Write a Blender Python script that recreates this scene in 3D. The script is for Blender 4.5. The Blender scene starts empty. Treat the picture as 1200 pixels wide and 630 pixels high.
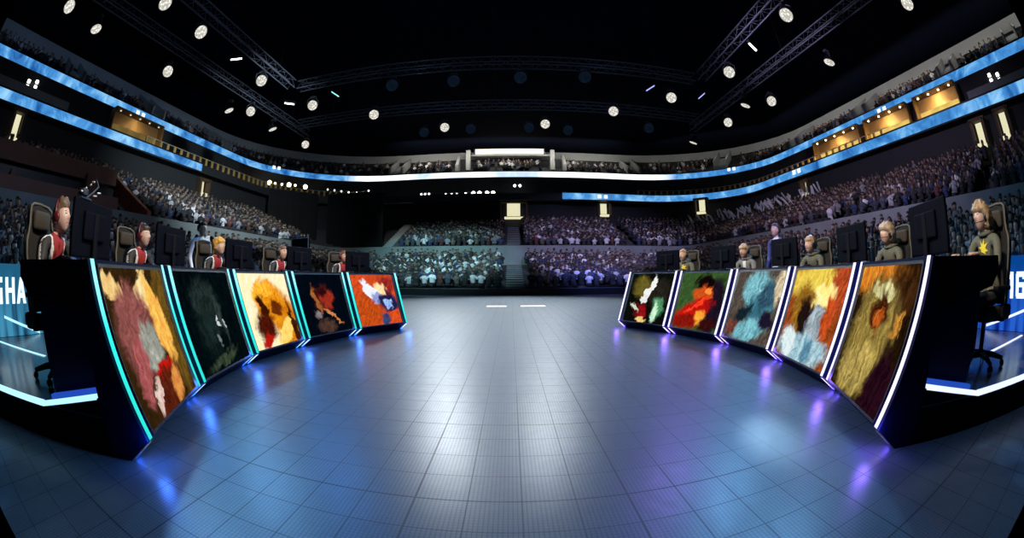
import bpy, bmesh, math, random
import numpy as np
from mathutils import Vector, Matrix
from mathutils.bvhtree import BVHTree

random.seed(7)
rng = np.random.default_rng(7)
SC = bpy.context.scene
COL = SC.collection
PI = math.pi

# ------------------------------------------------------------------ materials
def srgb(r, g, b):
    f = lambda c: (c / 255 / 12.92) if c / 255 <= 0.04045 else ((c / 255 + 0.055) / 1.055) ** 2.4
    return (f(r), f(g), f(b), 1)

class NT:
    """tiny node helper"""
    def __init__(s, name):
        s.m = bpy.data.materials.new(name); s.m.use_nodes = True
        s.t = s.m.node_tree; s.t.nodes.clear()
        s.out = s.t.nodes.new('ShaderNodeOutputMaterial')
    def n(s, typ, **kw):
        nd = s.t.nodes.new(typ)
        for k, v in kw.items(): setattr(nd, k, v)
        return nd
    def l(s, a, b): s.t.links.new(a, b)
    def math(s, op, a, b=None, c=None):
        nd = s.n('ShaderNodeMath', operation=op)
        for i, v in enumerate((a, b, c)):
            if v is None: continue
            if isinstance(v, (int, float)): nd.inputs[i].default_value = v
            else: s.l(v, nd.inputs[i])
        return nd.outputs[0]
    def mix(s, f, a, b, mode='MIX'):
        nd = s.n('ShaderNodeMix', data_type='RGBA', blend_type=mode)
        for sock, v in ((nd.inputs[0], f), (nd.inputs[6], a), (nd.inputs[7], b)):
            if isinstance(v, (int, float)): sock.default_value = v
            elif isinstance(v, tuple): sock.default_value = v
            else: s.l(v, sock)
        return nd.outputs[2]
    def ramp(s, f, stops, interp='LINEAR'):
        nd = s.n('ShaderNodeValToRGB'); cr = nd.color_ramp; cr.interpolation = interp
        while len(cr.elements) < len(stops): cr.elements.new(0.5)
        for e, (p, c) in zip(cr.elements, stops): e.position = p; e.color = c
        s.l(f, nd.inputs[0]); return nd.outputs[0]
    def noise(s, scale, detail=3, vec=None, rough=0.5, dist=0.0):
        nd = s.n('ShaderNodeTexNoise'); nd.inputs['Scale'].default_value = scale
        nd.inputs['Detail'].default_value = detail; nd.inputs['Roughness'].default_value = rough
        nd.inputs['Distortion'].default_value = dist
        if vec is not None: s.l(vec, nd.inputs['Vector'])
        return nd
    def principled(s, **kw):
        b = s.n('ShaderNodeBsdfPrincipled')
        for k, v in kw.items():
            if isinstance(v, (int, float, tuple)): b.inputs[k].default_value = v
            else: s.l(v, b.inputs[k])
        s.l(b.outputs[0], s.out.inputs[0]); return b
    def emit(s, col, strength=1.0):
        e = s.n('ShaderNodeEmission')
        if isinstance(col, tuple): e.inputs[0].default_value = col
        else: s.l(col, e.inputs[0])
        if isinstance(strength, (int, float)): e.inputs[1].default_value = strength
        else: s.l(strength, e.inputs[1])
        s.l(e.outputs[0], s.out.inputs[0]); return e

def mat(name, c, rough=0.6, metal=0.0, var=0.15, scale=12.0, spec=0.5):
    t = NT(name)
    nz = t.noise(scale, 3, t.n('ShaderNodeTexCoord').outputs['Object'])
    col = t.mix(nz.outputs[0], tuple(x * (1 - var) for x in c[:3]) + (1,), tuple(min(1, x * (1 + var)) for x in c[:3]) + (1,))
    t.principled(**{'Base Color': col, 'Roughness': rough, 'Metallic': metal, 'Specular IOR Level': spec})
    return t.m

def emat(name, c, strength, var=0.06, scale=3.0):
    t = NT(name)
    nz = t.noise(scale, 1, t.n('ShaderNodeTexCoord').outputs['Object'])
    col = t.mix(nz.outputs[0], tuple(x * (1 - var) for x in c[:3]) + (1,), tuple(x * (1 + var) for x in c[:3]) + (1,))
    t.emit(col, strength); return t.m

M = {}
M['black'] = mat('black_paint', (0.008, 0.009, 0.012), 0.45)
M['navy_gloss'] = mat('navy_gloss', (0.004, 0.008, 0.034), 0.5, spec=.06)
M['desk_black'] = mat('desk_black', (0.003, 0.004, 0.007), 0.6, spec=.06)
M['plastic'] = mat('black_plastic', (0.005, 0.0055, 0.008), 0.6, spec=.08)
M['metal_dark'] = mat('dark_metal', (0.05, 0.055, 0.07), 0.5, 0.6)
M['truss'] = mat('truss_metal', (0.09, 0.10, 0.14), 0.6, 0.2)
M['concrete'] = mat('stand_concrete', (0.045, 0.047, 0.052), 0.85, scale=2)
M['wall_grey'] = mat('grey_wall', (0.20, 0.225, 0.23), 0.8, scale=1.0, var=0.3)
M['wall_dark'] = mat('dark_wall', (0.02, 0.022, 0.027), 0.8, scale=1.5)
M['brown'] = mat('brown_parapet', (0.17, 0.075, 0.055), 0.7, scale=0.8, var=0.3)
M['redbrown'] = mat('redbrown_wall', (0.24, 0.065, 0.04), 0.7, scale=0.8, var=0.35)
M['ceiling'] = mat('roof_navy', (0.0022, 0.0036, 0.011), 0.9, scale=0.4, spec=.05)
M['beam'] = mat('roof_beam', (0.32, 0.33, 0.34), 0.8, scale=0.4)
M['curtain'] = mat('black_curtain', (0.006, 0.006, 0.007), 0.95, scale=1)
t = NT('cyan_light'); geo = t.n('ShaderNodeNewGeometry'); sp = t.n('ShaderNodeSeparateXYZ'); t.l(geo.outputs['Position'], sp.inputs[0])
t.emit(t.ramp(sp.outputs[2], [(.1, (0.02, .58, .50, 1)), (.75, (.03, .78, .72, 1)), (1.0, (.30, .92, .95, 1))]), 1.35); M['strip_cyan'] = t.m
M['strip_white'] = emat('white_light', (0.80, 0.74, 1.0), 1.5)
M['foot_blue'] = emat('blue_foot_light', (0.35, 0.55, 1.0), 2.2)
M['foot_violet'] = emat('violet_foot_light', (0.62, 0.55, 1.0), 2.2)
M['under_blue'] = emat('blue_under_light', (0.02, 0.12, 1.0), 7.0)
M['under_violet'] = emat('violet_under_light', (0.16, 0.08, 1.0), 7.0)
M['band_L'] = emat('teal_navy_band', (0.001, 0.018, 0.05), .8, var=.3); M['band_R'] = emat('navy_band', (0.006, 0.009, 0.085), .9, var=.3)
M['edge_cyan'] = emat('pale_cyan_edge', (0.42, 0.80, 1.0), 1.3)
M['edge_white'] = emat('pale_blue_edge', (0.65, 0.72, 1.0), 1.4)
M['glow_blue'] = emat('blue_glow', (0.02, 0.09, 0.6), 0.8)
M['lens'] = None
M['bulb_white'] = emat('white_bulb', (1.0, 0.97, 0.9), 6.0)
M['bulb_warm'] = emat('warm_bulb', (1.0, 0.78, 0.42), 9.0)
M['panel_white'] = emat('white_panel', (1.0, 0.95, 0.82), 1.6)
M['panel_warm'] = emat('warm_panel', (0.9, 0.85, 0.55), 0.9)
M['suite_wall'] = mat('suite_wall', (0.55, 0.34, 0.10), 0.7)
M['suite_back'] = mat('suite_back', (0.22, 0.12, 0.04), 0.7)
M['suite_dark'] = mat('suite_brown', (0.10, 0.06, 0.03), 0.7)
M['screen_off'] = mat('monitor_back', (0.003, 0.0035, 0.007), 0.6, spec=.05)
M['screen_on'] = emat('monitor_picture', (0.06, 0.10, 0.22), 0.6, var=0.8, scale=8)
M['chair_black'] = mat('chair_leather', (0.016, 0.0145, 0.012), 0.75, spec=.2)
M['chair_trim'] = mat('chair_trim', (0.10, 0.085, 0.062), 0.7, spec=.2)
M['chair_rest'] = mat('chair_cushion', (0.045, 0.037, 0.028), 0.8, spec=.2)
M['skin'] = mat('skin', (0.55, 0.33, 0.24), 0.5, var=0.08)
M['lips'] = mat('lips', (0.42, 0.16, 0.13), 0.5)
M['eye_white'] = mat('eye_white', (0.7, 0.68, 0.65), 0.3)
M['eye_dark'] = mat('eye_dark', (0.02, 0.014, 0.01), 0.2)
M['trousers'] = mat('dark_trousers', (0.02, 0.022, 0.03), 0.8)
M['shoe'] = mat('shoe', (0.03, 0.03, 0.03), 0.6)
M['jacket_black'] = mat('black_jacket', (0.022, 0.022, 0.024), 0.7)
M['white_cloth'] = mat('white_cloth', (0.70, 0.69, 0.66), 0.8)
M['red_cloth'] = mat('red_cloth', (0.28, 0.015, 0.018), 0.8)
M['olive'] = mat('olive_jacket', (0.105, 0.10, 0.065), 0.8)
M['grey_jacket'] = mat('grey_jacket', (0.17, 0.16, 0.15), 0.8)
M['blue_suit'] = mat('blue_suit', (0.03, 0.04, 0.14), 0.7)
M['blue_shirt'] = mat('pale_shirt', (0.55, 0.58, 0.72), 0.7)
M['yellow'] = mat('yellow_print', (0.80, 0.62, 0.03), 0.7)
M['headset_black'] = mat('headset_black', (0.015, 0.015, 0.017), 0.4)
M['headset_red'] = mat('headset_red', (0.12, 0.012, 0.018), 0.4)
M['stick'] = mat('white_stick', (0.62, 0.62, 0.70), 0.5)
def hairm(n, c): M[n] = mat(n, c, 0.45, var=0.5, scale=60)
hairm('hair_dark', (0.035, 0.024, 0.018)); hairm('hair_brown', (0.13, 0.075, 0.04)); hairm('hair_gold', (0.62, 0.34, 0.07))
hairm('hair_sand', (0.34, 0.215, 0.11)); hairm('hair_light', (0.42, 0.29, 0.18))

# spotlight lens: bright cells
t = NT('lamp_lens'); tc = t.n('ShaderNodeTexCoord')
vo = t.n('ShaderNodeTexVoronoi'); vo.inputs['Scale'].default_value = 9.0; t.l(tc.outputs['Object'], vo.inputs['Vector'])
t.emit(t.ramp(vo.outputs[0], [(0.15, (1.0, 0.98, 0.92, 1)), (0.6, (0.48, 0.46, 0.40, 1))]), 1.12); M['lens'] = t.m
M['lens_dim'] = emat('lamp_lens_dim', (0.010, 0.022, 0.045), 0.32, var=.9, scale=5)  # faint emission paints a dim blue sheen on the unlit lenses
M['lens_teal'] = emat('lamp_lens_teal', (0.25, 0.85, 0.9), 1.4)
M['lens_violet'] = emat('lamp_lens_violet', (0.35, 0.40, 1.0), 1.4)

# random shirt colours for spectators (per object)
def random_cloth(name, stops):
    t = NT(name); oi = t.n('ShaderNodeObjectInfo')
    t.principled(**{'Base Color': t.ramp(oi.outputs['Random'], stops, 'CONSTANT'), 'Roughness': 0.85}); return t.m
M['crowd_shirt'] = random_cloth('spectator_shirt', [(0, (.02, .02, .025, 1)), (.25, (.05, .06, .09, 1)), (.42, (.30, .30, .32, 1)), (.55, (.10, .03, .03, 1)),
    (.66, (.03, .05, .12, 1)), (.8, (.45, .45, .48, 1)), (.9, (.12, .09, .06, 1))])
M['crowd_hair'] = random_cloth('spectator_hair', [(0, (.012, .01, .009, 1)), (.4, (.03, .02, .015, 1)), (.75, (.07, .045, .03, 1))])
t = NT('crowd_mass'); at = t.n('ShaderNodeAttribute', attribute_name='Col')
t.principled(**{'Base Color': at.outputs['Color'], 'Roughness': 0.85}); M['crowd_mass'] = t.m

# LED stage floor: 0.25 m modules, heavier seams each metre, fine ribs
def floor_material():
    t = NT('led_floor'); geo = t.n('ShaderNodeNewGeometry')
    sp = t.n('ShaderNodeSeparateXYZ'); t.l(geo.outputs['Position'], sp.inputs[0])
    x, y = sp.outputs[0], sp.outputs[1]
    def seam(v, off, step, w):
        f = t.math('PINGPONG', t.math('SUBTRACT', v, off), step / 2)     # 0 on a seam
        nd = t.n('ShaderNodeMapRange'); nd.inputs[1].default_value = 0; nd.inputs[2].default_value = w
        nd.inputs[3].default_value = 1; nd.inputs[4].default_value = 0; t.l(f, nd.inputs[0]); return nd.outputs[0]
    s1 = t.math('MAXIMUM', seam(x, 0.045, 0.25, 0.006), seam(y, 1.53, 0.25, 0.006))
    s2 = t.math('MAXIMUM', seam(x, 0.045 - 0.5, 1.0, 0.010), seam(y, 1.53, 1.0, 0.010))
    rib = t.math('MAXIMUM', seam(x, 0.045, 0.0208, 0.0055), t.math('MULTIPLY', seam(y, 1.53, 0.0208, 0.0055), 0.6))
    bigy = t.n('ShaderNodeVectorMath', operation='MULTIPLY'); bigy.inputs[1].default_value = (4.0, 4.0, 0)
    fl = t.n('ShaderNodeVectorMath', operation='FLOOR'); sh = t.n('ShaderNodeVectorMath', operation='SUBTRACT'); sh.inputs[1].default_value = (0.045, 1.53, 0)
    t.l(geo.outputs['Position'], sh.inputs[0]); t.l(sh.outputs[0], bigy.inputs[0]); t.l(bigy.outputs[0], fl.inputs[0])
    wn = t.n('ShaderNodeTexWhiteNoise'); t.l(fl.outputs[0], wn.inputs['Vector'])
    nz = t.noise(1.3, 4, geo.outputs['Position']); nz2 = t.noise(14, 3, geo.outputs['Position'])
    base = t.ramp(nz.outputs[0], [(0.3, (0.10, 0.128, 0.155, 1)), (0.7, (0.145, 0.178, 0.21, 1))])
    base = t.mix(t.math('MULTIPLY', wn.outputs[0], 0.30), base, (0.09, 0.115, 0.16, 1))
    base = t.mix(t.math('MULTIPLY', nz2.outputs[0], 0.3), base, (0.08, 0.10, 0.15, 1))
    base = t.mix(t.math('MULTIPLY', rib, 0.62), base, (0.02, 0.03, 0.05, 1))
    base = t.mix(t.math('MULTIPLY', s1, 0.68), base, (0.01, 0.013, 0.02, 1))
    base = t.mix(t.math('MULTIPLY', s2, 0.75), base, (0.006, 0.008, 0.012, 1))
    rg = t.math('ADD', t.math('MULTIPLY', nz2.outputs[0], 0.15), 0.28)
    rg = t.math('ADD', rg, t.math('MULTIPLY', s1, 0.2))
    bm = t.n('ShaderNodeBump'); bm.inputs['Strength'].default_value = 0.12; bm.inputs['Distance'].default_value = 0.01; t.l(nz2.outputs[0], bm.inputs['Height'])
    t.principled(**{'Base Color': base, 'Roughness': rg, 'Normal': bm.outputs[0], 'Specular IOR Level': 0.5})
    return t.m
M['floor'] = floor_material()
t = NT('platform_top'); geo = t.n('ShaderNodeNewGeometry'); nz = t.noise(6, 3, geo.outputs['Position'])
t.principled(**{'Base Color': t.ramp(nz.outputs[0], [(.3, (.05, .055, .065, 1)), (.7, (.085, .09, .10, 1))]), 'Roughness': 0.22}); M['platform'] = t.m

def art(name, bg, blobs, strength=1.0, streak=0.0, angle=0.0):
    """abstract painted panel: soft overlapping colour fields on the panel's own UVs"""
    t = NT(name); uv = t.n('ShaderNodeUVMap'); uv.uv_map = 'UVMap'
    nz = t.noise(4.8, 6, uv.outputs[0], 0.58, 0.8)
    off = t.n('ShaderNodeVectorMath', operation='SUBTRACT'); t.l(nz.outputs['Color'], off.inputs[0]); off.inputs[1].default_value = (.5, .5, .5)
    sc = t.n('ShaderNodeVectorMath', operation='SCALE'); t.l(off.outputs[0], sc.inputs[0]); sc.inputs['Scale'].default_value = 0.30
    wv = t.n('ShaderNodeVectorMath', operation='ADD'); t.l(uv.outputs[0], wv.inputs[0]); t.l(sc.outputs[0], wv.inputs[1])
    col = bg
    for (u, v, ru, rv, ang, c, soft) in blobs:
        sb = t.n('ShaderNodeVectorMath', operation='SUBTRACT'); t.l(wv.outputs[0], sb.inputs[0]); sb.inputs[1].default_value = (u, v, 0)
        rt = t.n('ShaderNodeVectorRotate', rotation_type='Z_AXIS'); t.l(sb.outputs[0], rt.inputs['Vector']); rt.inputs['Angle'].default_value = -math.radians(ang)
        ml = t.n('ShaderNodeVectorMath', operation='MULTIPLY'); t.l(rt.outputs[0], ml.inputs[0]); ml.inputs[1].default_value = (1 / ru, 1 / rv, 0)
        ln = t.n('ShaderNodeVectorMath', operation='LENGTH'); t.l(ml.outputs[0], ln.inputs[0])
        mr = t.n('ShaderNodeMapRange', interpolation_type='SMOOTHSTEP'); t.l(ln.outputs['Value'], mr.inputs[0])
        mr.inputs[1].default_value = 1 - soft * .6; mr.inputs[2].default_value = 1 + soft * .6; mr.inputs[3].default_value = 1; mr.inputs[4].default_value = 0
        col = t.mix(mr.outputs[0], col, c)
    if streak:
        rt = t.n('ShaderNodeVectorRotate', rotation_type='Z_AXIS'); t.l(wv.outputs[0], rt.inputs['Vector']); rt.inputs['Angle'].default_value = math.radians(angle)
        ml = t.n('ShaderNodeVectorMath', operation='MULTIPLY'); t.l(rt.outputs[0], ml.inputs[0]); ml.inputs[1].default_value = (26, 3.5, 1)
        n2 = t.noise(1.0, 3, ml.outputs[0]); 
        col = t.mix(streak, col, t.ramp(n2.outputs[0], [(.3, (.02, .02, .02, 1)), (.5, (.5, .5, .5, 1)), (.7, (1, 1, 1, 1))]), 'OVERLAY')
    n3 = t.noise(16, 6, uv.outputs[0], .65, .8); col = t.mix(0.40, col, t.ramp(n3.outputs[0], [(.35, (.25, .25, .25, 1)), (.65, (.8, .8, .8, 1))]), 'OVERLAY')
    gm = t.n('ShaderNodeGamma'); gm.inputs[1].default_value = 1.15; t.l(col, gm.inputs[0]); t.emit(gm.outputs[0], strength)
    return t.m

def S(r, g, b): return srgb(r, g, b)
ART = {
 'L0': art('art_rose_gold', S(62, 44, 22), [(.9, .55, .12, .6, 0, S(112, 88, 36), .5), (.12, .86, .17, .10, -20, S(240, 205, 140), .25), (.52, .84, .22, .10, 30, S(250, 225, 165), .3),
   (.72, .62, .12, .36, 14, S(245, 190, 95), .35), (.33, .58, .27, .33, -8, S(150, 92, 88), .35), (.45, .45, .19, .17, 0, S(158, 160, 150), .3), (.22, .35, .1, .25, -20, S(170, 96, 96), .4),
   (.55, .25, .2, .05, 12, S(190, 30, 24), .3), (.5, .11, .3, .13, 20, S(96, 40, 24), .5), (.68, .13, .10, .13, -20, S(220, 150, 80), .5), (.30, .12, .05, .12, -30, S(225, 200, 190), .4)], 1.05, .35, 12),
 'L1': art('art_dark_teal', S(8, 22, 26), [(.4, .72, .22, .2, 20, S(46, 60, 58), .7), (.35, .4, .18, .22, -10, S(34, 50, 48), .8), (.62, .5, .05, .28, 8, S(60, 74, 70), .8), (.55, .45, .035, .045, 0, S(220, 226, 226), .4),
   (.68, .41, .025, .03, 0, S(190, 200, 200), .5), (.5, .27, .03, .05, 0, S(130, 140, 138), .6), (.45, .09, .3, .05, 8, S(70, 84, 66), .8)], .9, .5, 0),
 'L2': art('art_amber', S(252, 240, 200), [(.8, .2, .3, .5, 0, S(210, 130, 24), .4), (.5, .6, .3, .34, 0, S(228, 150, 30), .3), (.4, .78, .22, .12, 20, S(250, 185, 60), .4), (.35, .55, .07, .16, 10, S(70, 30, 12), .5),
   (.62, .5, .16, .10, -20, S(120, 56, 16), .5), (.3, .28, .2, .2, -10, S(84, 28, 14), .5), (.72, .16, .28, .13, 35, S(250, 215, 120), .3), (.25, .08, .14, .08, 20, S(180, 30, 20), .5), (.95, .1, .06, .5, 10, S(70, 34, 16), .4)], 1.1, .3, 20),
 'L3': art('art_navy_red', S(6, 18, 30), [(.48, .60, .22, .24, 8, S(92, 36, 32), .4), (.55, .58, .14, .18, 0, S(170, 60, 42), .5), (.45, .72, .1, .1, 0, S(60, 20, 26), .6), (.33, .58, .04, .24, 12, S(170, 110, 60), .5),
   (.62, .26, .24, .025, -38, S(210, 140, 90), .5), (.42, .12, .2, .1, 0, S(90, 66, 58), .7), (.28, .32, .08, .08, 0, S(150, 140, 140), .7)], .95, .25, 10),
 'L4': art('art_orange_blue', S(206, 84, 40), [(.25, .3, .3, .35, 0, S(190, 84, 30), .4), (.75, .75, .3, .2, 30, S(150, 50, 44), .5), (.6, .72, .16, .14, 0, S(252, 220, 170), .4), (.42, .66, .10, .32, 42, S(232, 236, 245), .3),
   (.52, .52, .13, .12, 0, S(150, 160, 210), .4), (.78, .42, .24, .2, 0, S(40, 40, 84), .4), (.75, .38, .10, .10, 0, S(160, 190, 235), .4), (.85, .15, .12, .09, 0, S(215, 90, 40), .3), (.62, .1, .12, .12, -20, S(60, 70, 110), .5)], 1.15, .35, 40),
 'R4': art('art_olive_crimson', S(18, 20, 16), [(.28, .75, .2, .22, 0, S(110, 100, 44), .6), (.75, .6, .25, .3, 0, S(44, 40, 34), .5), (.5, .68, .07, .3, -22, S(235, 236, 230), .25), (.42, .48, .08, .1, 0, S(230, 230, 225), .3), (.3, .25, .12, .18, 40, S(90, 24, 30), .4),
   (.42, .22, .12, .14, 0, S(150, 24, 34), .4), (.78, .3, .14, .2, 0, S(90, 150, 110), .6), (.74, .22, .06, .2, 0, S(200, 235, 205), .5), (.2, .3, .04, .14, 50, S(205, 215, 190), .4), (.45, .06, .12, .05, 0, S(230, 200, 130), .5)], 1.1, .3, -20),
 'R3': art('art_green_scarlet', S(66, 96, 52), [(.85, .4, .2, .5, 0, S(34, 24, 40), .4), (.55, .82, .22, .16, 0, S(22, 12, 14), .4), (.55, .64, .19, .17, 0, S(205, 92, 36), .4), (.62, .7, .08, .06, 0, S(250, 150, 70), .4), (.4, .3, .42, .2, 25, S(190, 30, 24), .35),
   (.25, .12, .3, .12, 0, S(140, 30, 20), .5), (.6, .22, .12, .1, 0, S(240, 160, 60), .6), (.45, .42, .3, .04, 28, S(240, 70, 40), .5), (.8, .1, .2, .1, 0, S(60, 20, 24), .5)], 1.1, .3, 30),
 'R2': art('art_teal_mist', S(92, 82, 74), [(.5, .75, .3, .26, 0, S(130, 186, 196), .5), (.62, .5, .3, .2, 30, S(70, 120, 136), .5), (.7, .68, .16, .2, 0, S(60, 92, 110), .6), (.94, .8, .1, .25, 0, S(206, 190, 160), .5), (.5, .15, .36, .14, 10, S(120, 176, 186), .5),
   (.3, .38, .2, .1, 30, S(28, 44, 52), .5), (.85, .3, .15, .12, 0, S(36, 30, 52), .5), (.1, .16, .12, .1, 0, S(120, 70, 60), .7)], 1.1, .45, 25),
 'R1': art('art_gold_blue', S(150, 76, 34), [(.4, .84, .5, .2, 0, S(226, 200, 90), .4), (.9, .8, .14, .26, 0, S(176, 80, 44), .4), (.55, .72, .28, .13, 10, S(250, 235, 160), .35), (.3, .55, .2, .3, 0, S(150, 110, 40), .4), (.4, .45, .13, .24, 12, S(40, 26, 24), .4),
   (.62, .42, .16, .2, 0, S(160, 172, 180), .4), (.8, .5, .07, .22, 0, S(190, 84, 40), .4), (.5, .12, .5, .16, 0, S(160, 190, 200), .4), (.2, .16, .12, .2, 30, S(214, 228, 230), .5), (.62, .14, .1, .12, 0, S(90, 130, 150), .5)], 1.15, .4, 30),
 'R0': art('art_bronze', S(40, 26, 14), [(.3, .9, .5, .16, 0, S(214, 138, 50), .6), (.75, .8, .25, .2, 0, S(70, 44, 22), .6), (.45, .62, .34, .32, 0, S(130, 112, 62), .35), (.42, .4, .36, .36, 8, S(150, 130, 70), .4), (.48, .84, .18, .06, 0, S(196, 190, 140), .5), (.5, .66, .13, .17, 6, S(74, 38, 18), .4),
   (.52, .6, .07, .10, 0, S(200, 110, 44), .5), (.82, .6, .05, .12, -30, S(180, 130, 60), .4), (.35, .2, .3, .2, 20, S(168, 148, 86), .4), (.85, .15, .2, .25, 0, S(44, 16, 30), .5)], 1.1, .6, 12),
}

def ribbon_material(name, white_half):
    t = NT(name); geo = t.n('ShaderNodeNewGeometry'); sp = t.n('ShaderNodeSeparateXYZ'); t.l(geo.outputs['Position'], sp.inputs[0])
    nz = t.noise(0.55, 4, geo.outputs['Position'], 0.6, 0.8)
    blue = t.ramp(nz.outputs[0], [(.3, S(26, 82, 150)), (.5, S(70, 140, 205)), (.72, S(150, 205, 240))])
    if white_half:
        ax = t.math('ABSOLUTE', sp.outputs[0])
        mr = t.n('ShaderNodeMapRange'); t.l(ax, mr.inputs[0]); mr.inputs[1].default_value = white_half - 1.5; mr.inputs[2].default_value = white_half + 1.0; mr.inputs[3].default_value = 1; mr.inputs[4].default_value = 0
        gy = t.n('ShaderNodeMapRange'); t.l(sp.outputs[1], gy.inputs[0]); gy.inputs[1].default_value = 34; gy.inputs[2].default_value = 37
        n2 = t.noise(0.16, 1, geo.outputs['Position'])
        w = t.math('MULTIPLY', t.math('MULTIPLY', mr.outputs[0], gy.outputs[0]), t.ramp(n2.outputs[0], [(.38, (.35, .35, .35, 1)), (.5, (1, 1, 1, 1))]))
        blue = t.mix(w, blue, (1.5, 1.55, 1.5, 1))
    t.emit(blue, 1.2); return t.m
M['ribbon_top'] = ribbon_material('upper_ribbon_picture', 18.0)
M['ribbon_low'] = ribbon_material('lower_ribbon_picture', 0)

def banner_material(name, c0, c1, c2):
    t = NT(name); geo = t.n('ShaderNodeNewGeometry'); sp = t.n('ShaderNodeSeparateXYZ'); t.l(geo.outputs['Position'], sp.inputs[0])
    mp = t.n('ShaderNodeCombineXYZ'); t.l(t.math('MULTIPLY', sp.outputs[1], 7.0), mp.inputs[1]); t.l(t.math('MULTIPLY', sp.outputs[2], 0.6), mp.inputs[2])
    nz = t.noise(1.0, 2, mp.outputs[0])
    a = t.ramp(nz.outputs[0], [(.35, c0), (.6, c1)])
    zz = t.n('ShaderNodeMapRange'); t.l(sp.outputs[2], zz.inputs[0]); zz.inputs[1].default_value = .45; zz.inputs[2].default_value = 1.1
    t.emit(t.mix(zz.outputs[0], a, c2), 0.9); return t.m
M['banner_left'] = banner_material('left_screen_picture', S(20, 66, 96), S(70, 150, 190), S(34, 98, 134))
M['banner_right'] = banner_material('right_screen_picture', S(8, 30, 130), S(40, 100, 215), S(10, 70, 150))
M['letter'] = emat('letter_white', (0.66, 0.88, 1.0), 1.5)

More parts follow.
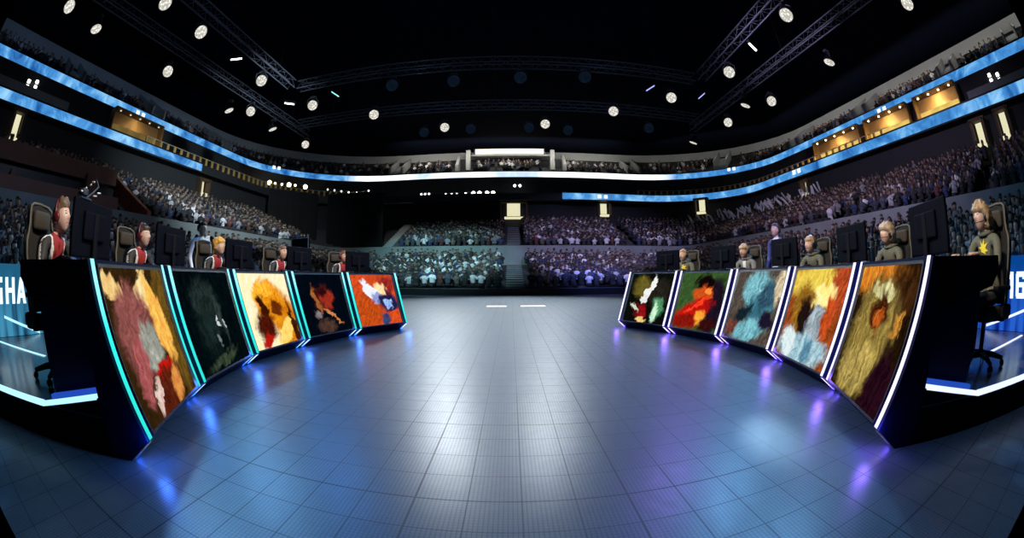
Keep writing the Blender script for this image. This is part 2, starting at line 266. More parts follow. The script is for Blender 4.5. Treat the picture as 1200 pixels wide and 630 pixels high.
# ------------------------------------------------------------------ mesh helpers
class MB:
    def __init__(s): s.v = []; s.f = []; s.mi = []; s.uv = {}
    def add(s, vs, fs, mi=0):
        b = len(s.v); s.v += [tuple(p) for p in vs]
        for f in fs: s.f.append(tuple(b + i for i in f)); s.mi.append(mi)
    def quad(s, a, b, c, d, mi=0, uv=False):
        s.add([a, b, c, d], [(0, 1, 2, 3)], mi)
        if uv: s.uv[len(s.f) - 1] = [(0, 0), (1, 0), (1, 1), (0, 1)]
    def box(s, c, d, rot=0.0, mi=0, mat3=None):
        R = mat3 if mat3 is not None else Matrix.Rotation(rot, 3, 'Z')
        vs = [Vector(c) + R @ Vector((sx * d[0] / 2, sy * d[1] / 2, sz * d[2] / 2)) for sz in (-1, 1) for sy in (-1, 1) for sx in (-1, 1)]
        s.add(vs, [(0, 2, 3, 1), (4, 5, 7, 6), (0, 1, 5, 4), (2, 6, 7, 3), (0, 4, 6, 2), (1, 3, 7, 5)], mi)
    def rbox(s, c, d, r=0.02, rot=0.0, mi=0, mat3=None):
        bm = bmesh.new(); bmesh.ops.create_cube(bm, size=1)
        for v in bm.verts: v.co = Vector((v.co.x * d[0], v.co.y * d[1], v.co.z * d[2]))
        bmesh.ops.bevel(bm, geom=bm.edges[:] + bm.verts[:], offset=min(r, min(d) * .45), segments=2, affect='EDGES', profile=.6)
        R = mat3 if mat3 is not None else Matrix.Rotation(rot, 3, 'Z'); bm.verts.ensure_lookup_table()
        s.add([Vector(c) + R @ v.co for v in bm.verts], [[v.index for v in f.verts] for f in bm.faces], mi); bm.free()
    def tube(s, path, r, n=8, mi=0, cap=True, closed=False):
        path = [Vector(p) for p in path]; k = len(path); rs = r if isinstance(r, (list, tuple)) else [r] * k
        vs = []; up0 = None
        for i, p in enumerate(path):
            a = path[(i - 1) % k] if (i or closed) else p; b = path[(i + 1) % k] if (i < k - 1 or closed) else p
            d = (b - a).normalized()
            up = Vector((0, 0, 1)) if abs(d.z) < .95 else Vector((0, 1, 0))
            if up0 is not None: up = up0
            x = d.cross(up).normalized(); y = x.cross(d).normalized(); up0 = y
            vs += [p + (x * math.cos(2 * PI * j / n) + y * math.sin(2 * PI * j / n)) * rs[i] for j in range(n)]
        fs = []
        for i in range(k if closed else k - 1):
            for j in range(n):
                a = i * n + j; b = i * n + (j + 1) % n; i2 = (i + 1) % k
                fs.append((a, b, i2 * n + (j + 1) % n, i2 * n + j))
        if cap and not closed: fs += [tuple(range(n - 1, -1, -1)), tuple((k - 1) * n + j for j in range(n))]
        s.add(vs, fs, mi)
    def lathe(s, prof, n=16, M4=None, mi=0):
        M4 = M4 or Matrix.Identity(4); vs = []
        for (r, z) in prof: vs += [M4 @ Vector((r * math.cos(2 * PI * j / n), r * math.sin(2 * PI * j / n), z)) for j in range(n)]
        fs = [(i * n + j, i * n + (j + 1) % n, (i + 1) * n + (j + 1) % n, (i + 1) * n + j) for i in range(len(prof) - 1) for j in range(n)]
        fs += [tuple(range(n - 1, -1, -1)), tuple((len(prof) - 1) * n + j for j in range(n))]
        s.add(vs, fs, mi)
    def prism(s, poly, ext, mi=0):
        """poly: list of 3D points (planar), ext: extrusion vector"""
        k = len(poly); e = Vector(ext); vs = [Vector(p) for p in poly] + [Vector(p) + e for p in poly]
        s.add(vs, [tuple(range(k - 1, -1, -1)), tuple(range(k, 2 * k))] + [(i, (i + 1) % k, k + (i + 1) % k, k + i) for i in range(k)], mi)
    def ball(s, c, r, n=12, m=8, mi=0, M3=None):
        r = r if isinstance(r, (tuple, list)) else (r, r, r); vs = []; M3 = M3 or Matrix.Identity(3)
        for i in range(m + 1):
            th = PI * i / m
            for j in range(n):
                ph = 2 * PI * j / n
                vs.append(Vector(c) + M3 @ Vector((r[0] * math.sin(th) * math.cos(ph), r[1] * math.sin(th) * math.sin(ph), r[2] * math.cos(th))))
        s.add(vs, [(i * n + j, (i + 1) * n + j, (i + 1) * n + (j + 1) % n, i * n + (j + 1) % n) for i in range(m) for j in range(n)], mi)
    def mesh(s, name, mats, origin=(0, 0, 0), smooth=False, fixn=True):
        me = bpy.data.meshes.new(name); o = Vector(origin)
        me.from_pydata([Vector(p) - o for p in s.v], [], s.f)
        for m in mats: me.materials.append(m)
        me.polygons.foreach_set('material_index', s.mi)
        if s.uv:
            uvl = me.uv_layers.new(name='UVMap')
            for fi, uvs in s.uv.items():
                for li, c in zip(me.polygons[fi].loop_indices, uvs): uvl.data[li].uv = c
        if fixn and not s.uv:
            bm = bmesh.new(); bm.from_mesh(me); bmesh.ops.remove_doubles(bm, verts=bm.verts, dist=1e-6); bmesh.ops.recalc_face_normals(bm, faces=bm.faces); bm.to_mesh(me); bm.free()
        if smooth: me.polygons.foreach_set('use_smooth', [True] * len(me.polygons))
        me.update(); return me

def tag(o, label=None, cat=None, group=None, kind=None):
    for k, v in (('label', label), ('category', cat), ('group', group), ('kind', kind)):
        if v: o[k] = v
    return o
def link(name, me, parent=None):
    o = bpy.data.objects.new(name, me); COL.objects.link(o)
    if parent is not None: o.parent = parent
    return o
def obj(name, mb, mats, parent=None, smooth=False, origin=(0, 0, 0)):
    mats = mats if isinstance(mats, list) else [mats]
    o = link(name, mb.mesh(name, mats, origin if parent is None else (0, 0, 0), smooth), parent)
    if parent is None: o.location = origin
    return o
def thing(name, label, cat, loc=(0, 0, 0), rotz=0.0, group=None):
    o = bpy.data.objects.new(name, None); COL.objects.link(o); o.location = loc; o.rotation_euler = (0, 0, rotz); o.empty_display_size = .2
    return tag(o, label, cat, group)
def struct(name, mb, mats, smooth=False):
    return tag(obj(name, mb, mats, None, smooth), kind='structure')
def dup(root, loc, rot, label, group=None):
    r = root.copy(); COL.objects.link(r); r.location = loc; r.rotation_euler = rot; r['label'] = label
    if group: r['group'] = group
    for ch in list(root.children):
        c = ch.copy(); COL.objects.link(c); c.parent = r
        for g in ch.children:
            d = g.copy(); COL.objects.link(d); d.parent = c
    return r
ORD = ['first', 'second', 'third', 'fourth', 'fifth', 'sixth', 'seventh', 'eighth', 'ninth', 'tenth']

# ------------------------------------------------------------------ camera (a full-frame fisheye, as in the photo)
H = 1.035; F = 450.0; YAW, PITCH, ROLL = 0.003, 0.021, 0.005
def rot2(M3, i, j, a):
    R = np.eye(3); R[i, i] = math.cos(a); R[i, j] = -math.sin(a); R[j, i] = math.sin(a); R[j, j] = math.cos(a); return R @ M3
W2C = rot2(rot2(rot2(np.eye(3), 0, 1, YAW), 2, 1, PITCH), 0, 2, ROLL)
W2C = np.eye(3)
c_, s_ = math.cos(YAW), math.sin(YAW); W2C = np.array([[c_, -s_, 0], [s_, c_, 0], [0, 0, 1]]) @ W2C
c_, s_ = math.cos(PITCH), math.sin(PITCH); W2C = np.array([[1, 0, 0], [0, c_, s_], [0, -s_, c_]]) @ W2C
c_, s_ = math.cos(ROLL), math.sin(ROLL); W2C = np.array([[c_, 0, -s_], [0, 1, 0], [s_, 0, c_]]) @ W2C
cd = bpy.data.cameras.new('camera'); cam = bpy.data.objects.new('camera', cd); COL.objects.link(cam)
cd.type = 'PANO'; cd.panorama_type = 'FISHEYE_EQUISOLID'; cd.sensor_fit = 'HORIZONTAL'; cd.sensor_width = 36
cd.fisheye_lens = F / 1200 * 36; cd.fisheye_fov = math.radians(189); cd.clip_start = 0.02; cd.clip_end = 300
mw = Matrix.Identity(4)
for i in range(3):
    mw[i][0] = W2C[0, i]; mw[i][1] = W2C[2, i]; mw[i][2] = -W2C[1, i]
mw[2][3] = H; cam.matrix_world = mw; SC.camera = cam
def project(X):
    p = (np.atleast_2d(np.asarray(X, float)) - [0, 0, H]) @ W2C.T
    rr = np.hypot(p[:, 0], p[:, 2]); th = np.arctan2(rr, p[:, 1]); R = 2 * F * np.sin(th / 2)
    return np.stack([600 + R * p[:, 0] / rr, 315 - R * p[:, 2] / rr], 1), np.linalg.norm(p, axis=1)

# ------------------------------------------------------------------ stage floor
mb = MB(); mb.box((0, 8.6, -0.06), (14.4, 25.9, 0.12)); struct('floor', mb, M['floor'])
mb = MB(); mb.box((0, 18, -0.22), (110, 90, 0.2)); struct('arena_floor', mb, M['black'])
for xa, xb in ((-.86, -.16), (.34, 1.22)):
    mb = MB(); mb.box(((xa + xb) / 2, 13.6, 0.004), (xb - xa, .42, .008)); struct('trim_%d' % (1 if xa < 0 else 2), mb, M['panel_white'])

# ------------------------------------------------------------------ desks
KN = {'L': [(-1.95, 1.108), (-2.557, 2.22), (-2.956, 3.56), (-2.950, 4.87), (-2.654, 6.20), (-2.044, 7.33)],
      'R': [(2.058, 1.163), (2.66, 2.27), (3.03, 3.614), (3.05, 4.958), (2.715, 6.255), (2.153, 7.476)]}
SIDE = {'L': 'left', 'R': 'right'}
def seg_frame(sd, i):
    a, b = Vector(KN[sd][i]), Vector(KN[sd][i + 1]); d = (b - a).normalized(); n = Vector((d.y, -d.x)) * (-1 if sd == 'L' else 1)
    return a, b, d, n
def knot_n(sd, k):
    if k == 0: return seg_frame(sd, 0)[3]
    if k == 5: return seg_frame(sd, 4)[3]
    n1, n2 = seg_frame(sd, k - 1)[3], seg_frame(sd, k)[3]; nb = (n1 + n2).normalized(); return nb / nb.dot(n1)
def DP(sd, i, e, tt, z):
    """point on section i: e metres from its near edge (negative: from its far edge), tt metres back from the knee, height z"""
    a, b, d, n = seg_frame(sd, i); L = (b - a).length
    f = e / L if e >= 0 else 1 + e / L
    p = a + knot_n(sd, i) * tt; q = b + knot_n(sd, i + 1) * tt; r = p.lerp(q, f); return Vector((r.x, r.y, z))
TOPZ, KZ, LEAN, DEEP, PZ = 1.12, 0.14, 0.33, 1.16, 0.25
ARTDESC = {'L0': 'rose and gold', 'L1': 'nearly black teal', 'L2': 'pale yellow and amber', 'L3': 'dark navy and red', 'L4': 'orange and blue',
           'R0': 'bronze and olive', 'R1': 'gold and pale blue', 'R2': 'misty teal', 'R3': 'green and scarlet', 'R4': 'dark olive and crimson'}
E1 = 0.9999
def front(sd, i, e, z, out=0.0):
    tt = LEAN * (z - KZ) / (TOPZ - KZ); return DP(sd, i, e, tt - out, z + out * LEAN * .9)
def strip_on(mb, pts0, pts1, lift):  # quad strip with thickness between two polylines
    for k in range(len(pts0) - 1):
        a, b, c, d = pts0[k], pts1[k], pts1[k + 1], pts0[k + 1]
        mb.quad(a, b, c, d)
for sd in 'LR':
    led = M['strip_cyan'] if sd == 'L' else M['strip_white']; foot = M['foot_blue'] if sd == 'L' else M['foot_violet']; und = M['under_blue'] if sd == 'L' else M['under_violet']
    sx = -1 if sd == 'L' else 1
    for i in range(5):
        a, b, d, n = seg_frame(sd, i); L = (b - a).length; org = (a + b) / 2 + n * .5
        where = ('nearest on the %s', 'second on the %s', 'third on the %s', 'fourth on the %s', 'farthest on the %s')[i] % SIDE[sd]
        root = thing('gaming_desk', 'black stage desk with a glowing %s front panel, %s' % (ARTDESC[sd + str(i)], where), 'desk', (org.x, org.y, 0), 0, 'stage desks of the %s team' % SIDE[sd])
        off = Vector((org.x, org.y, 0))
        def part(name, m_, mat_, par=None, smooth=False):
            m_.v = [tuple(Vector(p) - off) for p in m_.v]
            o = link(name, m_.mesh(name, [mat_] if not isinstance(mat_, list) else mat_, (0, 0, 0), smooth), par or root); return o
        # wedge shaped front shell
        mb = MB(); prof = [(0, KZ), (LEAN, TOPZ), (LEAN + .02, TOPZ), (LEAN + .02, 0.0), (.19, 0.0)]
        pa = [DP(sd, i, 0.0, tt, z) for tt, z in prof]; pb = [DP(sd, i, L * E1, tt, z) for tt, z in prof]; k = len(prof)
        mb.add(pa + pb, [tuple(range(k)), tuple(range(2 * k - 1, k - 1, -1))] + [(j, k + j, k + (j + 1) % k, (j + 1) % k) for j in range(k)])
        part('front_shell', mb, M['navy_gloss'])
        # art panel: thin lit board
        mb = MB(); e0, e1 = .105, -.15
        q = [front(sd, i, e0, .165, .012), front(sd, i, e1, .165, .012), front(sd, i, e1, 1.075, .012), front(sd, i, e0, 1.075, .012)]
        if sd == 'R': q = [q[1], q[0], q[3], q[2]]
        mb.quad(*q, uv=True)
        tag(part('art_panel', mb, ART[sd + str(i)]), 'glowing front panel of soft %s colour fields' % ARTDESC[sd + str(i)])
        mb = MB()
        for (ea, eb, za, zb) in ((.092, -.092, 1.075, 1.095), (.092, -.092, .148, .165), (.092, .105, .148, 1.095), (-.15, -.092, .148, 1.095)):
            mb.quad(front(sd, i, ea, za, .014), front(sd, i, eb, za, .014), front(sd, i, eb, zb, .014), front(sd, i, ea, zb, .014))
        part('panel_frame', mb, M['black'])
        for (ea, eb) in ((.0005, .045), (-.045, -.0005)):
            if (i == 0 and ea > 0) or (i == 4 and ea < 0): continue
            mb = MB(); mb.quad(front(sd, i, ea, TOPZ - .004, .006), front(sd, i, eb, TOPZ - .004, .006), front(sd, i, eb, KZ + .005, .006), front(sd, i, ea, KZ + .005, .006)); part('navy_band', mb, M['band_' + sd])
        # light strips with the kicked-in foot
        for (ea, eb) in ((.012 if i == 0 else .045, .058 if i == 0 else .091), (-.091 if i < 4 else -.058, -.045 if i < 4 else -.012)):
            mb = MB(); zs = [TOPZ - .002, .8, .5, KZ + .005]
            for k in range(3):
                mb.quad(front(sd, i, ea, zs[k], .016), front(sd, i, eb, zs[k], .016), front(sd, i, eb, zs[k + 1], .016), front(sd, i, ea, zs[k + 1], .016))
            st = part('light_strip', mb, led)
            mb = MB(); ft = lambda e, tt, z: DP(sd, i, e, tt - .012, z - .006)
            mb.quad(ft(ea, .005, KZ), ft(eb, .005, KZ), ft(eb, .12, .055), ft(ea, .12, .055))
            fo = part('foot_light', mb, foot, st)
            mb = MB(); ea2, eb2 = (ea - .0, eb + .0)
            mb.quad(ft(ea2, .12, .055), ft(eb2, .12, .055), ft(eb2, .17, .018), ft(ea2, .17, .018))
            part('added_under_light', mb, und, st)  # deep blue emitter added for the coloured glow on the floor
        # desktop slab, thick at the front
        mb = MB(); prof = [(LEAN + .022, TOPZ - .004), (DEEP, TOPZ), (DEEP, 1.02), (DEEP - .1, .93), (LEAN + .022, .82)]
        pa = [DP(sd, i, 0.0, tt, z) for tt, z in prof]; pb = [DP(sd, i, L * E1, tt, z) for tt, z in prof]; k = len(prof)
        mb.add(pa + pb, [tuple(range(k)), tuple(range(2 * k - 1, k - 1, -1))] + [(j, k + j, k + (j + 1) % k, (j + 1) % k) for j in range(k)])
        part('desktop', mb, M['desk_black'])
        # leg panel set back under the desktop
        mb = MB(); e_ = .10
        pts = [DP(sd, i, e_, tt, z) for tt, z in ((LEAN + .03, PZ), (.93, PZ), (1.0, .935), (LEAN + .03, .825))]
        mb.prism(pts, Vector((d.x, d.y, 0)) * .04); part('leg_panel', mb, M['navy_gloss'])
        if i == 0:
            mb = MB(); pts = [DP(sd, i, 0.0, tt, z) for tt, z in ((LEAN + .022, 0.0), (1.02, 0.0), (1.02, .245), (LEAN + .022, .36))]
            mb.prism(pts, Vector((d.x, d.y, 0)) * .035); part('end_panel', mb, M['desk_black'])
            mb = MB(); z0, z1 = (.365, .25)
            lo = [DP(sd, i, 0.0, tt, z) - Vector((d.x, d.y, 0)) * .006 for tt, z in ((LEAN + .035, .352), (1.03, .228))]; hi = [p + Vector((0, 0, .03)) for p in lo]
            mb.prism([lo[0], lo[1], hi[1], hi[0]], Vector((d.x, d.y, 0)) * .03); tag(part('end_light', mb, M['edge_cyan'] if sd == 'L' else M['edge_white']), 'pale light line along the bottom of the desk end')
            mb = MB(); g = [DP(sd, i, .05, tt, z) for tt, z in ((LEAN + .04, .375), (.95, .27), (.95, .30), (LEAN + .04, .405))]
            mb.prism(g, Vector((d.x, d.y, 0)) * .045); part('painted_base_glow', mb, M['glow_blue'])  # glowing sliver paints in the end strip's blue light on the desk
    # raised platform behind the desk
    P0 = [DP(sd, i, 0.0, LEAN + .03, 0) for i in range(5)] + [DP(sd, 4, -1e-6, LEAN + .03, 0)]
    n0, n4 = knot_n(sd, 0), knot_n(sd, 5)
    XB = 6.15 * sx
    A = P0[0]; sA = (XB - A.x) / n0.x; B = P0[5]; sB = (XB - B.x) / n4.x
    poly = P0 + [Vector((XB, B.y + n4.y * sB, 0)), Vector((XB, A.y + n0.y * sA, 0))]
    pr = thing('player_platform', 'low black riser with a glowing edge behind the %s row of desks' % SIDE[sd], 'platform', (4.4 * sx, 4.2, 0))
    off = Vector((4.4 * sx, 4.2, 0)); poly = [p - off for p in poly]
    mb = MB(); mb.prism(poly, (0, 0, PZ - .012)); obj('riser', mb, M['desk_black'], pr)
    mb = MB(); mb.prism([p + Vector((0, 0, PZ - .012)) for p in poly], (0, 0, .012)); obj('deck', mb, M['platform'], pr)
    d0 = seg_frame(sd, 0)[2]; mb = MB(); q0 = DP(sd, 0, 0, 1.03, .228) - off; q1 = DP(sd, 0, 0, 5.0 if sd == 'R' else 5.2, .228) - off; dd = Vector((d0.x, d0.y, 0))
    mb.prism([q0 - dd * .008, q1 - dd * .008, q1 - dd * .008 + Vector((0, 0, .034)), q0 - dd * .008 + Vector((0, 0, .034))], dd * .035)
    tag(obj('edge_light', mb, M['edge_cyan'] if sd == 'L' else M['edge_white'], pr), 'pale light line along the platform edge')
    ln = ((-5.83, .585), (-4.45, 1.12)) if sd == 'L' else ((5.9, .62), (4.35, .98))
    mb = MB(); u = Vector((ln[0][0], ln[0][1], PZ)) - off; v = Vector((ln[1][0], ln[1][1], PZ)) - off; w = (v - u).cross(Vector((0, 0, 1))).normalized() * .022
    mb.prism([u - w, v - w, v + w, u + w], (0, 0, .006)); obj('deck_light', mb, M['edge_cyan'] if sd == 'L' else M['edge_white'], pr)
    # screen wall behind the players
    bz = 1.15 if sd == 'L' else 1.19
    bn = thing('led_screen', 'low %s screen wall with white %s behind the %s players' % (('pale teal', 'letters SHA', 'left') if sd == 'L' else ('bright blue', 'number 16', 'right')), 'screen', (6.22 * sx, 4.0, 0))
    mb = MB(); mb.box((0.05 * sx, 0, bz / 2), (.08, 12.0, bz)); obj('cabinet', mb, M['black'], bn)
    mb = MB(); mb.box((0, 0, (PZ + bz) / 2), (.03, 11.96, bz - PZ)); obj('picture', mb, M['banner_left'] if sd == 'L' else M['banner_right'], bn)
    def zline(y0, z0, y1, z1):
        m_ = MB(); m_.prism([(-.02 * sx, y0, z0 - .018), (-.02 * sx, y1, z1 - .018), (-.02 * sx, y1, z1 + .018), (-.02 * sx, y0, z0 + .018)], (-.006 * sx, 0, 0)); return m_
    if sd == 'L': obj('picture_line', zline(.77 - 4, .50, 1.52 - 4, .27), M['edge_cyan'], bn)
    else: obj('picture_line', zline(.60 - 4, .53, 1.45 - 4, .30), M['edge_white'], bn)
    # block letters drawn as strokes (height .33): widths in metres
    def glyph(ch, y, w, z0, h, dirn):
        T = .20; R_ = lambda u0, v0, u1, v1: (u0, v0, u1, v1)
        st = {'S': [R_(0, 1 - T, 1, 1), R_(0, .40, 1, .60), R_(0, 0, 1, T), R_(0, .5, .3, .95), R_(.7, .05, 1, .5)], 'H': [R_(0, 0, .3, 1), R_(.7, 0, 1, 1), R_(0, .42, 1, .6)],
              '1': [R_(.38, 0, .72, 1), R_(.1, .72, .5, .9)], '6': [R_(0, 0.08, .3, .92), R_(0.06, 1 - T, .96, 1), R_(0.06, 0, .94, T), R_(.7, .08, 1, .5), R_(0, .42, .94, .6), R_(.7, .72, 1, .92)], '2': []}
        m_ = MB()
        if ch == 'A':
            for pl in ([(0, 0), (.3, 0), (.62, 1), (.36, 1)], [(1, 0), (.7, 0), (.38, 1), (.64, 1)], [(.22, .22), (.78, .22), (.73, .40), (.27, .40)]):
                m_.prism([(-.018 * sx, y + dirn * u * w, z0 + v * h) for u, v in pl], (-.008 * sx, 0, 0))
        else:
            for (u0, v0, u1, v1) in st[ch]:
                m_.box((-.022 * sx, y + dirn * (u0 + u1) / 2 * w, z0 + (v0 + v1) / 2 * h), (.008, (u1 - u0) * w, (v1 - v0) * h))
        return m_
    if sd == 'L':
        for ch, y in (('S', .56), ('H', .83), ('A', 1.07)): obj('letter', glyph(ch, y - 4, .20, .655, .33, 1), M['letter'], bn)
    else:
        for ch, y in (('1', 1.05), ('6', .85)): obj('numeral', glyph(ch, y - 4, .20, .66, .33, -1), M['letter'], bn)

# ------------------------------------------------------------------ monitors on the desks
def make_monitor(name, label, w, h, loc, rotz, group=None):
    """local +y faces the player, the back faces -y; base at z=0"""
    r = thing(name, label, 'monitor', loc, rotz, group)
    mb = MB(); mb.rbox((0, 0, .03 + h / 2), (w, .035, h), .012); mb.rbox((0, -.03, .05 + h / 2), (w * .55, .04, h * .5), .015); obj('housing', mb, M['screen_off'], r)
    mb = MB(); mb.box((0, .019, .03 + h / 2), (w - .03, .004, h - .03)); obj('screen', mb, M['screen_on'], r)
    mb = MB(); mb.rbox((0, -.045, .17), (.06, .03, .33), .008); obj('stand', mb, M['plastic'], r)
    mb = MB(); mb.rbox((0, -.02, .008), (.30, .20, .016), .006); obj('base', mb, M['plastic'], r)
    return r
MPOS = {}
for sd in 'LR':
    for i in range(5):
        a, b, d, n = seg_frame(sd, i); L = (b - a).length
        lat = {('L', 0): -.02, ('L', 1): 0, ('R', 0): .0}.get((sd, i), 0.0)
        p = (a + b) / 2 + n * .78 + d * lat
        rz = math.atan2(n.y, n.x) - PI / 2
        which = ORD[i]
        mon = make_monitor('monitor', 'black desk monitor seen from behind, %s' % ('nearest the camera on the %s desks' % SIDE[sd] if i == 0 else '%s from the camera on the %s desks' % (which, SIDE[sd])), .62, .39, (p.x, p.y, TOPZ), rz, 'monitors of the %s team' % SIDE[sd])
        MPOS[sd, i] = (p, rz, n, d)
# camera rig on the near left monitor
p, rz, n, d = MPOS['L', 0]
r = thing('camera_rig', 'small player camera and bracket with painted white glints on top of the nearest left monitor', 'camera', (p.x, p.y, TOPZ + .43), rz)
mb = MB(); mb.rbox((-.20, -.01, .03), (.07, .06, .05), .01); mb.lathe([(.018, 0), (.018, .03)], 12, Matrix.Translation((-.20, .02, .03)) @ Matrix.Rotation(-PI / 2, 4, 'X')); obj('camera_body', mb, M['metal_dark'], r, True)
mb = MB(); mb.tube([(-.25, 0, -.015), (-.14, 0, 0), (-.05, .0, .05), (.03, 0, .11), (.0, .02, .16)], .009, 6); mb.rbox((-.16, 0, -.006), (.16, .05, .016), .005); obj('bracket', mb, M['metal_dark'], r)
for k in range(6): mb = MB(); mb.rbox((-.24 + .05 * k, -.02 - .006 * (k % 3), .03 + .03 * (k % 4)), (.035, .012, .012), .004, .5 * k); obj('painted_glint', mb, M['white_cloth'], r)  # small white blocks painted in as the bright glints

# tall stage monitor standing behind the fourth left player
r = thing('stage_monitor', 'dark stage monitor with a pale frame on a stand behind the fourth left player', 'monitor', (-5.0, 8.05, PZ), math.radians(-20))
mb = MB(); mb.rbox((0, 0, 1.50), (.68, .06, .40), .01); obj('housing', mb, M['screen_off'], r)
mb = MB()
for cx, cz, w_, h_ in ((0, 1.71, .70, .02), (0, 1.295, .70, .012), (-.345, 1.5, .014, .42), (.345, 1.5, .014, .42)): mb.box((cx, -.034, cz), (w_, .02, h_))
obj('frame', mb, M['beam'], r)
mb = MB(); mb.tube([(0, .02, .02), (0, .02, 1.4)], .028, 10); obj('pole', mb, M['metal_dark'], r)
mb = MB(); mb.rbox((0, .02, .015), (.5, .4, .03), .01); obj('base', mb, M['metal_dark'], r)
# ------------------------------------------------------------------ people
from mathutils import noise as mnoise
def head_point(d, extra=0.0):
    x, y, z = d; sm = lambda a, b, t_: max(0, min(1, (t_ - a) / (b - a)))
    rx, ry, rz = .076, .094, .113
    low = max(0, -z)
    px_, py_, pz_ = x * rx * (1 - .30 * low ** 1.5), y * ry * (1 - (.10 * low if y > 0 else .25 * low)), z * rz
    if y > 0: py_ *= .96
    if y > .2:
        g = lambda cx, cz, sx, sz: math.exp(-((px_ - cx) / sx) ** 2 - ((pz_ - cz) / sz) ** 2)
        py_ += .024 * g(0, -.022, .011, .016) + .010 * g(0, .0, .008, .022) + .006 * g(0, .034, .05, .012) + .008 * g(0, -.098, .025, .018) + .005 * g(0, -.062, .022, .012)
        py_ -= .010 * (g(.031, .010, .016, .012) + g(-.031, .010, .016, .012)) + .004 * g(0, -.046, .02, .007)
    v = Vector((px_, py_, pz_)); return v + Vector((x, y, z)).normalized() * extra
def sph_grid(n, m):
    return [[(math.sin(PI * i / m) * math.cos(2 * PI * j / n), math.sin(PI * i / m) * math.sin(2 * PI * j / n), math.cos(PI * i / m)) for j in range(n)] for i in range(m + 1)]
def head_mb(mb, M4, n=28, m=22, mi=0):
    G = sph_grid(n, m); vs = [M4 @ head_point(d) for row in G for d in row]
    mb.add(vs, [(i * n + j, (i + 1) * n + j, (i + 1) * n + (j + 1) % n, i * n + (j + 1) % n) for i in range(m) for j in range(n)], mi)
def hair_mb(mb, M4, thick, front, back, messy, quiff=0.0, seed=0, n=44, m=30, sides=.05, bushy=0.0):
    G = sph_grid(n, m); vs = []; keep = []
    for row in G:
        for (x, y, z) in row:
            lim = front if y > .35 else (back if y < -.2 else back + (sides - back) * (y + .2) / .3 if y < .1 else sides + (front - sides) * (y - .1) / .25)
            e = (z - lim) / .22; k = max(0, min(1, e)); k = k * k * (3 - 2 * k)
            nz = mnoise.noise(Vector((x * 5 + seed, y * 5, z * 5))) + .6 * mnoise.noise(Vector((x * 13, y * 13 + seed, z * 13)))
            ex = (thick + messy * nz + bushy * (1 - max(0, z)) * (1 if y < .5 else .4) + quiff * max(0, z) ** 2 * max(0, min(1, .5 + y))) * k - .004 * (1 - k)
            p = head_point((x, y, z), ex); p.z -= quiff * .25 * k * max(0, z) ** 3
            vs.append(M4 @ p); keep.append(e > -.35)
    fs = []
    for i in range(m):
        for j in range(n):
            q = (i * n + j, (i + 1) * n + j, (i + 1) * n + (j + 1) % n, i * n + (j + 1) % n)
            if all(keep[a_] for a_ in q): fs.append(q)
    mb.add(vs, fs)

def skin_eval(J, E_, sub=1, root='pelvis'):
    names = list(J); idx = {k: i for i, k in enumerate(names)}; bm = bmesh.new(); lay = bm.verts.layers.skin.verify(); vs = []
    for k in names:
        p, r_ = J[k]; v = bm.verts.new(p); r_ = r_ if isinstance(r_, tuple) else (r_, r_); v[lay].radius = r_; v[lay].use_root = (k == root); vs.append(v)
    for a_, b_ in E_: bm.edges.new((vs[idx[a_]], vs[idx[b_]]))
    me = bpy.data.meshes.new('skeleton'); bm.to_mesh(me); bm.free(); o = bpy.data.objects.new('skeleton', me); COL.objects.link(o)
    md = o.modifiers.new('skin', 'SKIN'); md.use_smooth_shade = True; md.branch_smoothing = .6
    if sub: s_ = o.modifiers.new('sub', 'SUBSURF'); s_.levels = sub
    out = bpy.data.meshes.new_from_object(o.evaluated_get(bpy.context.evaluated_depsgraph_get()))
    bpy.data.objects.remove(o); bpy.data.meshes.remove(me); return out
def me_to_mb(mb, me, mi=0): mb.add([v.co.copy() for v in me.vertices], [tuple(p.vertices) for p in me.polygons], mi)
def remesh(mb, voxel):
    me = mb.mesh('tmp', [], fixn=True); o = bpy.data.objects.new('tmp', me); COL.objects.link(o)
    md = o.modifiers.new('r', 'REMESH'); md.mode = 'VOXEL'; md.voxel_size = voxel; s_ = o.modifiers.new('s', 'SMOOTH'); s_.factor = .5; s_.iterations = 2
    out = bpy.data.meshes.new_from_object(o.evaluated_get(bpy.context.evaluated_depsgraph_get())); bpy.data.objects.remove(o); bpy.data.meshes.remove(me); return out
def hand(mb, wrist, fwd, side, up, curl=.35, s=1.0, mi=0):
    """palm and five fingers; side points to the thumb"""
    fwd, side, up = Vector(fwd).normalized(), Vector(side).normalized(), Vector(up).normalized(); w = Vector(wrist)
    M3 = Matrix((side, fwd, up)).transposed(); mb.rbox(w + fwd * .045 * s, (.078 * s, .092 * s, .028 * s), .012, mat3=M3, mi=mi)
    for k, (sx_, L_) in enumerate(((.029, .066), (.010, .074), (-.010, .069), (-.029, .052))):
        b = w + fwd * .088 * s + side * sx_ * s; p1 = b + (fwd * math.cos(curl * .6) - up * math.sin(curl * .6)) * L_ * .5 * s; p2 = p1 + (fwd * math.cos(curl * 1.8) - up * math.sin(curl * 1.8)) * L_ * .5 * s
        mb.tube([b, p1, p2], [.0092 * s, .0085 * s, .0068 * s], 8, mi)
    b = w + fwd * .025 * s + side * .036 * s; p1 = b + (side * .6 + fwd * .75 - up * .2) * .036 * s; p2 = p1 + (side * .25 + fwd * .95 - up * .15) * .030 * s
    mb.tube([b, p1, p2], [.013 * s, .011 * s, .008 * s], 8, mi)
LIMBS = [('pelvis', 'waist', 'torso'), ('waist', 'chest', 'torso'), ('chest', 'neckbase', 'torso'), ('neckbase', 'neck', 'neck'), ('neck', 'headbase', 'neck')]
